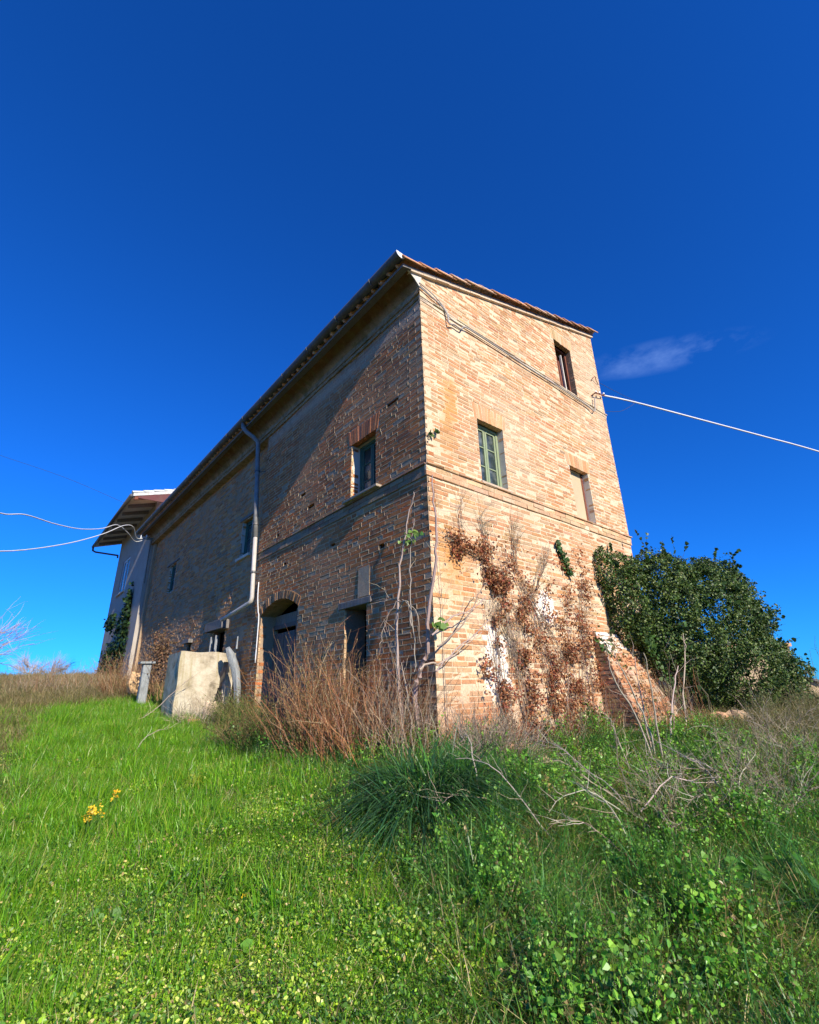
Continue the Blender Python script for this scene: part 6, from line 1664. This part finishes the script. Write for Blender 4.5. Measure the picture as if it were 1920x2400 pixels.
tussock('grass_tussock', 'grey-green wispy tussock lower on the bank', -.75, -1.35, 240, (.25, .45), (.0025, .005), [(.05, .12, .045), (.07, .15, .05)], .8, .8, .28)
tussock('grass_tussock', 'bright green long grass in the lower right corner', .40, -2.95, 620, (.3, .6), (.003, .006), [(.035, .12, .025), (.05, .155, .03)], .7, .7, .3)
tussock('grass_tussock', 'green arching grass near the right edge of the picture', 1.1, -2.95, 260, (.3, .55), (.003, .006), [(.035, .12, .025), (.06, .16, .03)], .7, .7, .3)
tussock('grass_tussock', 'yellow-green tussock in the dry grass at the left edge', -3.75, 4.2, 240, (.3, .5), (.004, .008), [(.12, .19, .02), (.18, .2, .03), (.08, .14, .02)], .7, .7, .28)
tussock('grass_tussock', 'arching bright grass tuft at the left edge of the foreground', -3.35, .4, 200, (.2, .4), (.003, .005), [(.08, .2, .02), (.11, .23, .02)], .8, .7, .2)
tussock('grass_tussock', 'pale wispy dry grass tuft in the middle of the lawn', -2.0, 1.0, 150, (.15, .3), (.0012, .002), [(.34, .29, .2), (.28, .22, .15)], .8, .5, .14)
tussock('grass_tussock', 'grey dry grass tuft at the end of the fallen branch', -1.85, 3.2, 150, (.15, .3), (.0012, .002), [(.36, .31, .22), (.3, .25, .18)], .8, .6, .14)
def leafy(label, x, y, n, rad, size, cols, h=.12, shape='round', name='broadleaf_weed', cat='weed'):
    root = empty(name, gz(x, y)); tag(root, label, cat)
    a = RNG.uniform(0, 2 * PI, n); q = np.sqrt(RNG.uniform(.05, 1, n)) * rad
    P = np.stack([x + q * np.cos(a), y + q * np.sin(a), np.zeros(n)], 1); g0 = H(P[:, 0], P[:, 1]); P[:, 2] = g0 + RNG.uniform(.3, 1, n) * h
    sz = RNG.uniform(size[0], size[1], n); cc = jitter_col(n, cols)
    stems = np.stack([np.stack([np.full(n, x) + RNG.normal(0, .01, n), np.full(n, y), np.full(n, gz(x, y)[2] - .02)], 1), P * .5 + np.array((x, y, gz(x, y)[2] + h)) * .5, P], 1)
    tube_part('stalks', stems, taper(n, 3, .003, .002), cc * .9, M_LEAF, root)['kind'] = 'stuff'
    for i in range(n):
        V, F, C = leafcards(P[i:i + 1], np.array([[RNG.normal(-.15, .3), RNG.normal(-.3, .3), 1.]]), sz[i:i + 1], cc[i:i + 1], .8, .35, shape=shape)
        link('leaf', np_mesh('leaf', V, F, C), M_LEAF, root)
MAL = [(.09, .22, .025), (.12, .26, .035), (.06, .16, .025)]
leafy('round-leaved bright mallow plant below the rubble on the bank', .25, -1.0, 16, .22, (0.043, 0.068), MAL, .2)
leafy('round-leaved mallow plant right of the first one on the bank', .75, -1.15, 14, .22, (0.043, 0.074), MAL, .2)
leafy('yellow-green leafy weed in the shaded hollow below the tussock', -1.15, -1.25, 14, .14, (0.031, 0.050), [(.16, .24, .03), (.12, .21, .03)], .2)
leafy('large dock leaves in the lower right corner', .30, -2.85, 11, .2, (0.08, 0.13), [(.05, .16, .02), (.07, .2, .03)], .22, 'lance')
leafy('broad shiny leaves at the bottom right of the bank', .22, -2.62, 12, .18, (0.037, 0.062), [(.06, .18, .02), (.09, .23, .03)], .18)
leafy('broad green weed in the middle of the bank', .1, -1.75, 12, .18, (0.037, 0.062), MAL, .15)
leafy('pale rosette of leaves in the left foreground turf', -3.0, -.35, 8, .10, (0.031, 0.050), [(.16, .27, .08), (.12, .24, .05)], .07)
leafy('round green rosette at the bottom of the foreground turf', -2.55, -1.15, 8, .10, (0.031, 0.050), [(.11, .24, .03), (.15, .27, .04)], .07)
leafy('dark leafy weed beside the weathered post', -.5, 4.95, 16, .2, (0.031, 0.056), MAL, .25)
leafy('small green weed on the lawn under the shrub', -1.25, 1.5, 14, .2, (0.031, 0.050), MAL, .18)
def flowers(label, x, y, n, rad, h, size=(.010, .017)):
    root = empty('yellow_flowers', gz(x, y)); tag(root, label, 'flower')
    P = np.stack([x + RNG.normal(0, rad, n), y + RNG.normal(0, rad, n), np.zeros(n)], 1); g0 = H(P[:, 0], P[:, 1]); P[:, 2] = g0 + RNG.uniform(.6, 1, n) * h
    st = np.stack([np.stack([P[:, 0], P[:, 1], g0 - .01], 1), P], 1)
    tube_part('stalks', st, taper(n, 2, .002, .0015), jitter_col(n, [(.09, .18, .03)]), M_LEAF, root)['kind'] = 'stuff'
    m = n * 5; q = np.repeat(P, 5, 0) + RNG.normal(0, .008, (m, 3))
    V, F, C = leafcards(q, np.tile((-.2, -.4, 1.), (m, 1)), RNG.uniform(*size, m), jitter_col(m, [(.75, .52, .02), (.8, .6, .05), (.7, .42, .02)]), .8, .2, shape='round')
    leaf_part('petals', V, F, C, M_LEAF, root)
flowers('bright yellow flower clump in the grass at the left', -2.93, .98, 26, .038, .24)
flowers('small yellow flower tuft behind the bright yellow clump', -2.66, 1.55, 8, .03, .2)
flowers('single yellow dandelion far up the lawn', -2.55, 5.2, 2, .02, .12)
flowers('single yellow flower in the left foreground turf', -2.75, -.72, 1, .01, .09)
flowers('yellow flower low in the middle of the foreground', -2.35, -.72, 2, .015, .09)
leafy('yellow-green flowering spurge on the lawn left of the shrub', -2.0, 1.45, 26, .16, (0.012, 0.022), [(.25, .33, .02), (.3, .36, .03)], .2)

# sprawling dead branches over the lower right bank
def sprawl(label, spots):
    root = empty('dead_branches', gz(*spots[0][:2])); tag(root, label, 'branches')
    for (x, y, ang, L, lift) in spots:
        t = np.linspace(0, 1, 9); a = ang + RNG.normal(0, .12)
        px = x + math.cos(a) * L * t + np.cumsum(RNG.normal(0, .012, 9)); py = y + math.sin(a) * L * t + np.cumsum(RNG.normal(0, .012, 9))
        p = np.stack([px, py, H(px, py) + .14 + lift * np.sin(PI * t * .8) * L], 1)
        tube_part('branch', p[None], taper(1, 9, RNG.uniform(.004, .007), .002), jitter_col(1, PALE + GREYTW), M_BARK, root, 5)
        b, d, Lc = children_of(p[None], 12, (.08, .32), .55); d[:, 2] = np.abs(d[:, 2]) * .8
        Q = sticks(b, d, Lc, 5, .25)
        tube_part('twigs', Q, taper(12, 5, .0024, .001), jitter_col(12, PALE + GREYTW), M_BARK, root)['kind'] = 'stuff'
sprawl('pale dead branches sprawling over the bank below the bare sapling clump', [(.5, -1.7, 1.2, .9, .3), (.45, -1.8, .4, 1.0, .35), (.5, -1.75, 2.2, .7, .3), (.55, -1.8, -.5, .9, .2), (.5, -1.75, 1.7, .8, .4), (.4, -1.75, 2.9, .8, .15)])
sprawl('grey dead branches tangled at the right edge above the long grass', [(1.2, -2.3, .9, .8, .4), (1.2, -2.35, 2.0, .9, .25), (1.25, -2.3, .1, 1.0, .3), (1.15, -2.35, 2.9, .9, .2), (1.2, -2.3, 1.4, .7, .5), (1.5, -2.5, 2.4, .9, .3), (1.6, -2.5, .5, .8, .3)])
sprawl('thin bent dead stalks in the dark hollow of the bank', [(-.1, -2.1, 1.5, .5, .5), (-.15, -2.05, 2.4, .6, .3), (-.4, -1.6, 2.0, .7, .35), (-.7, -1.2, 1.0, .6, .3), (-.65, -1.3, 2.6, .5, .3)])
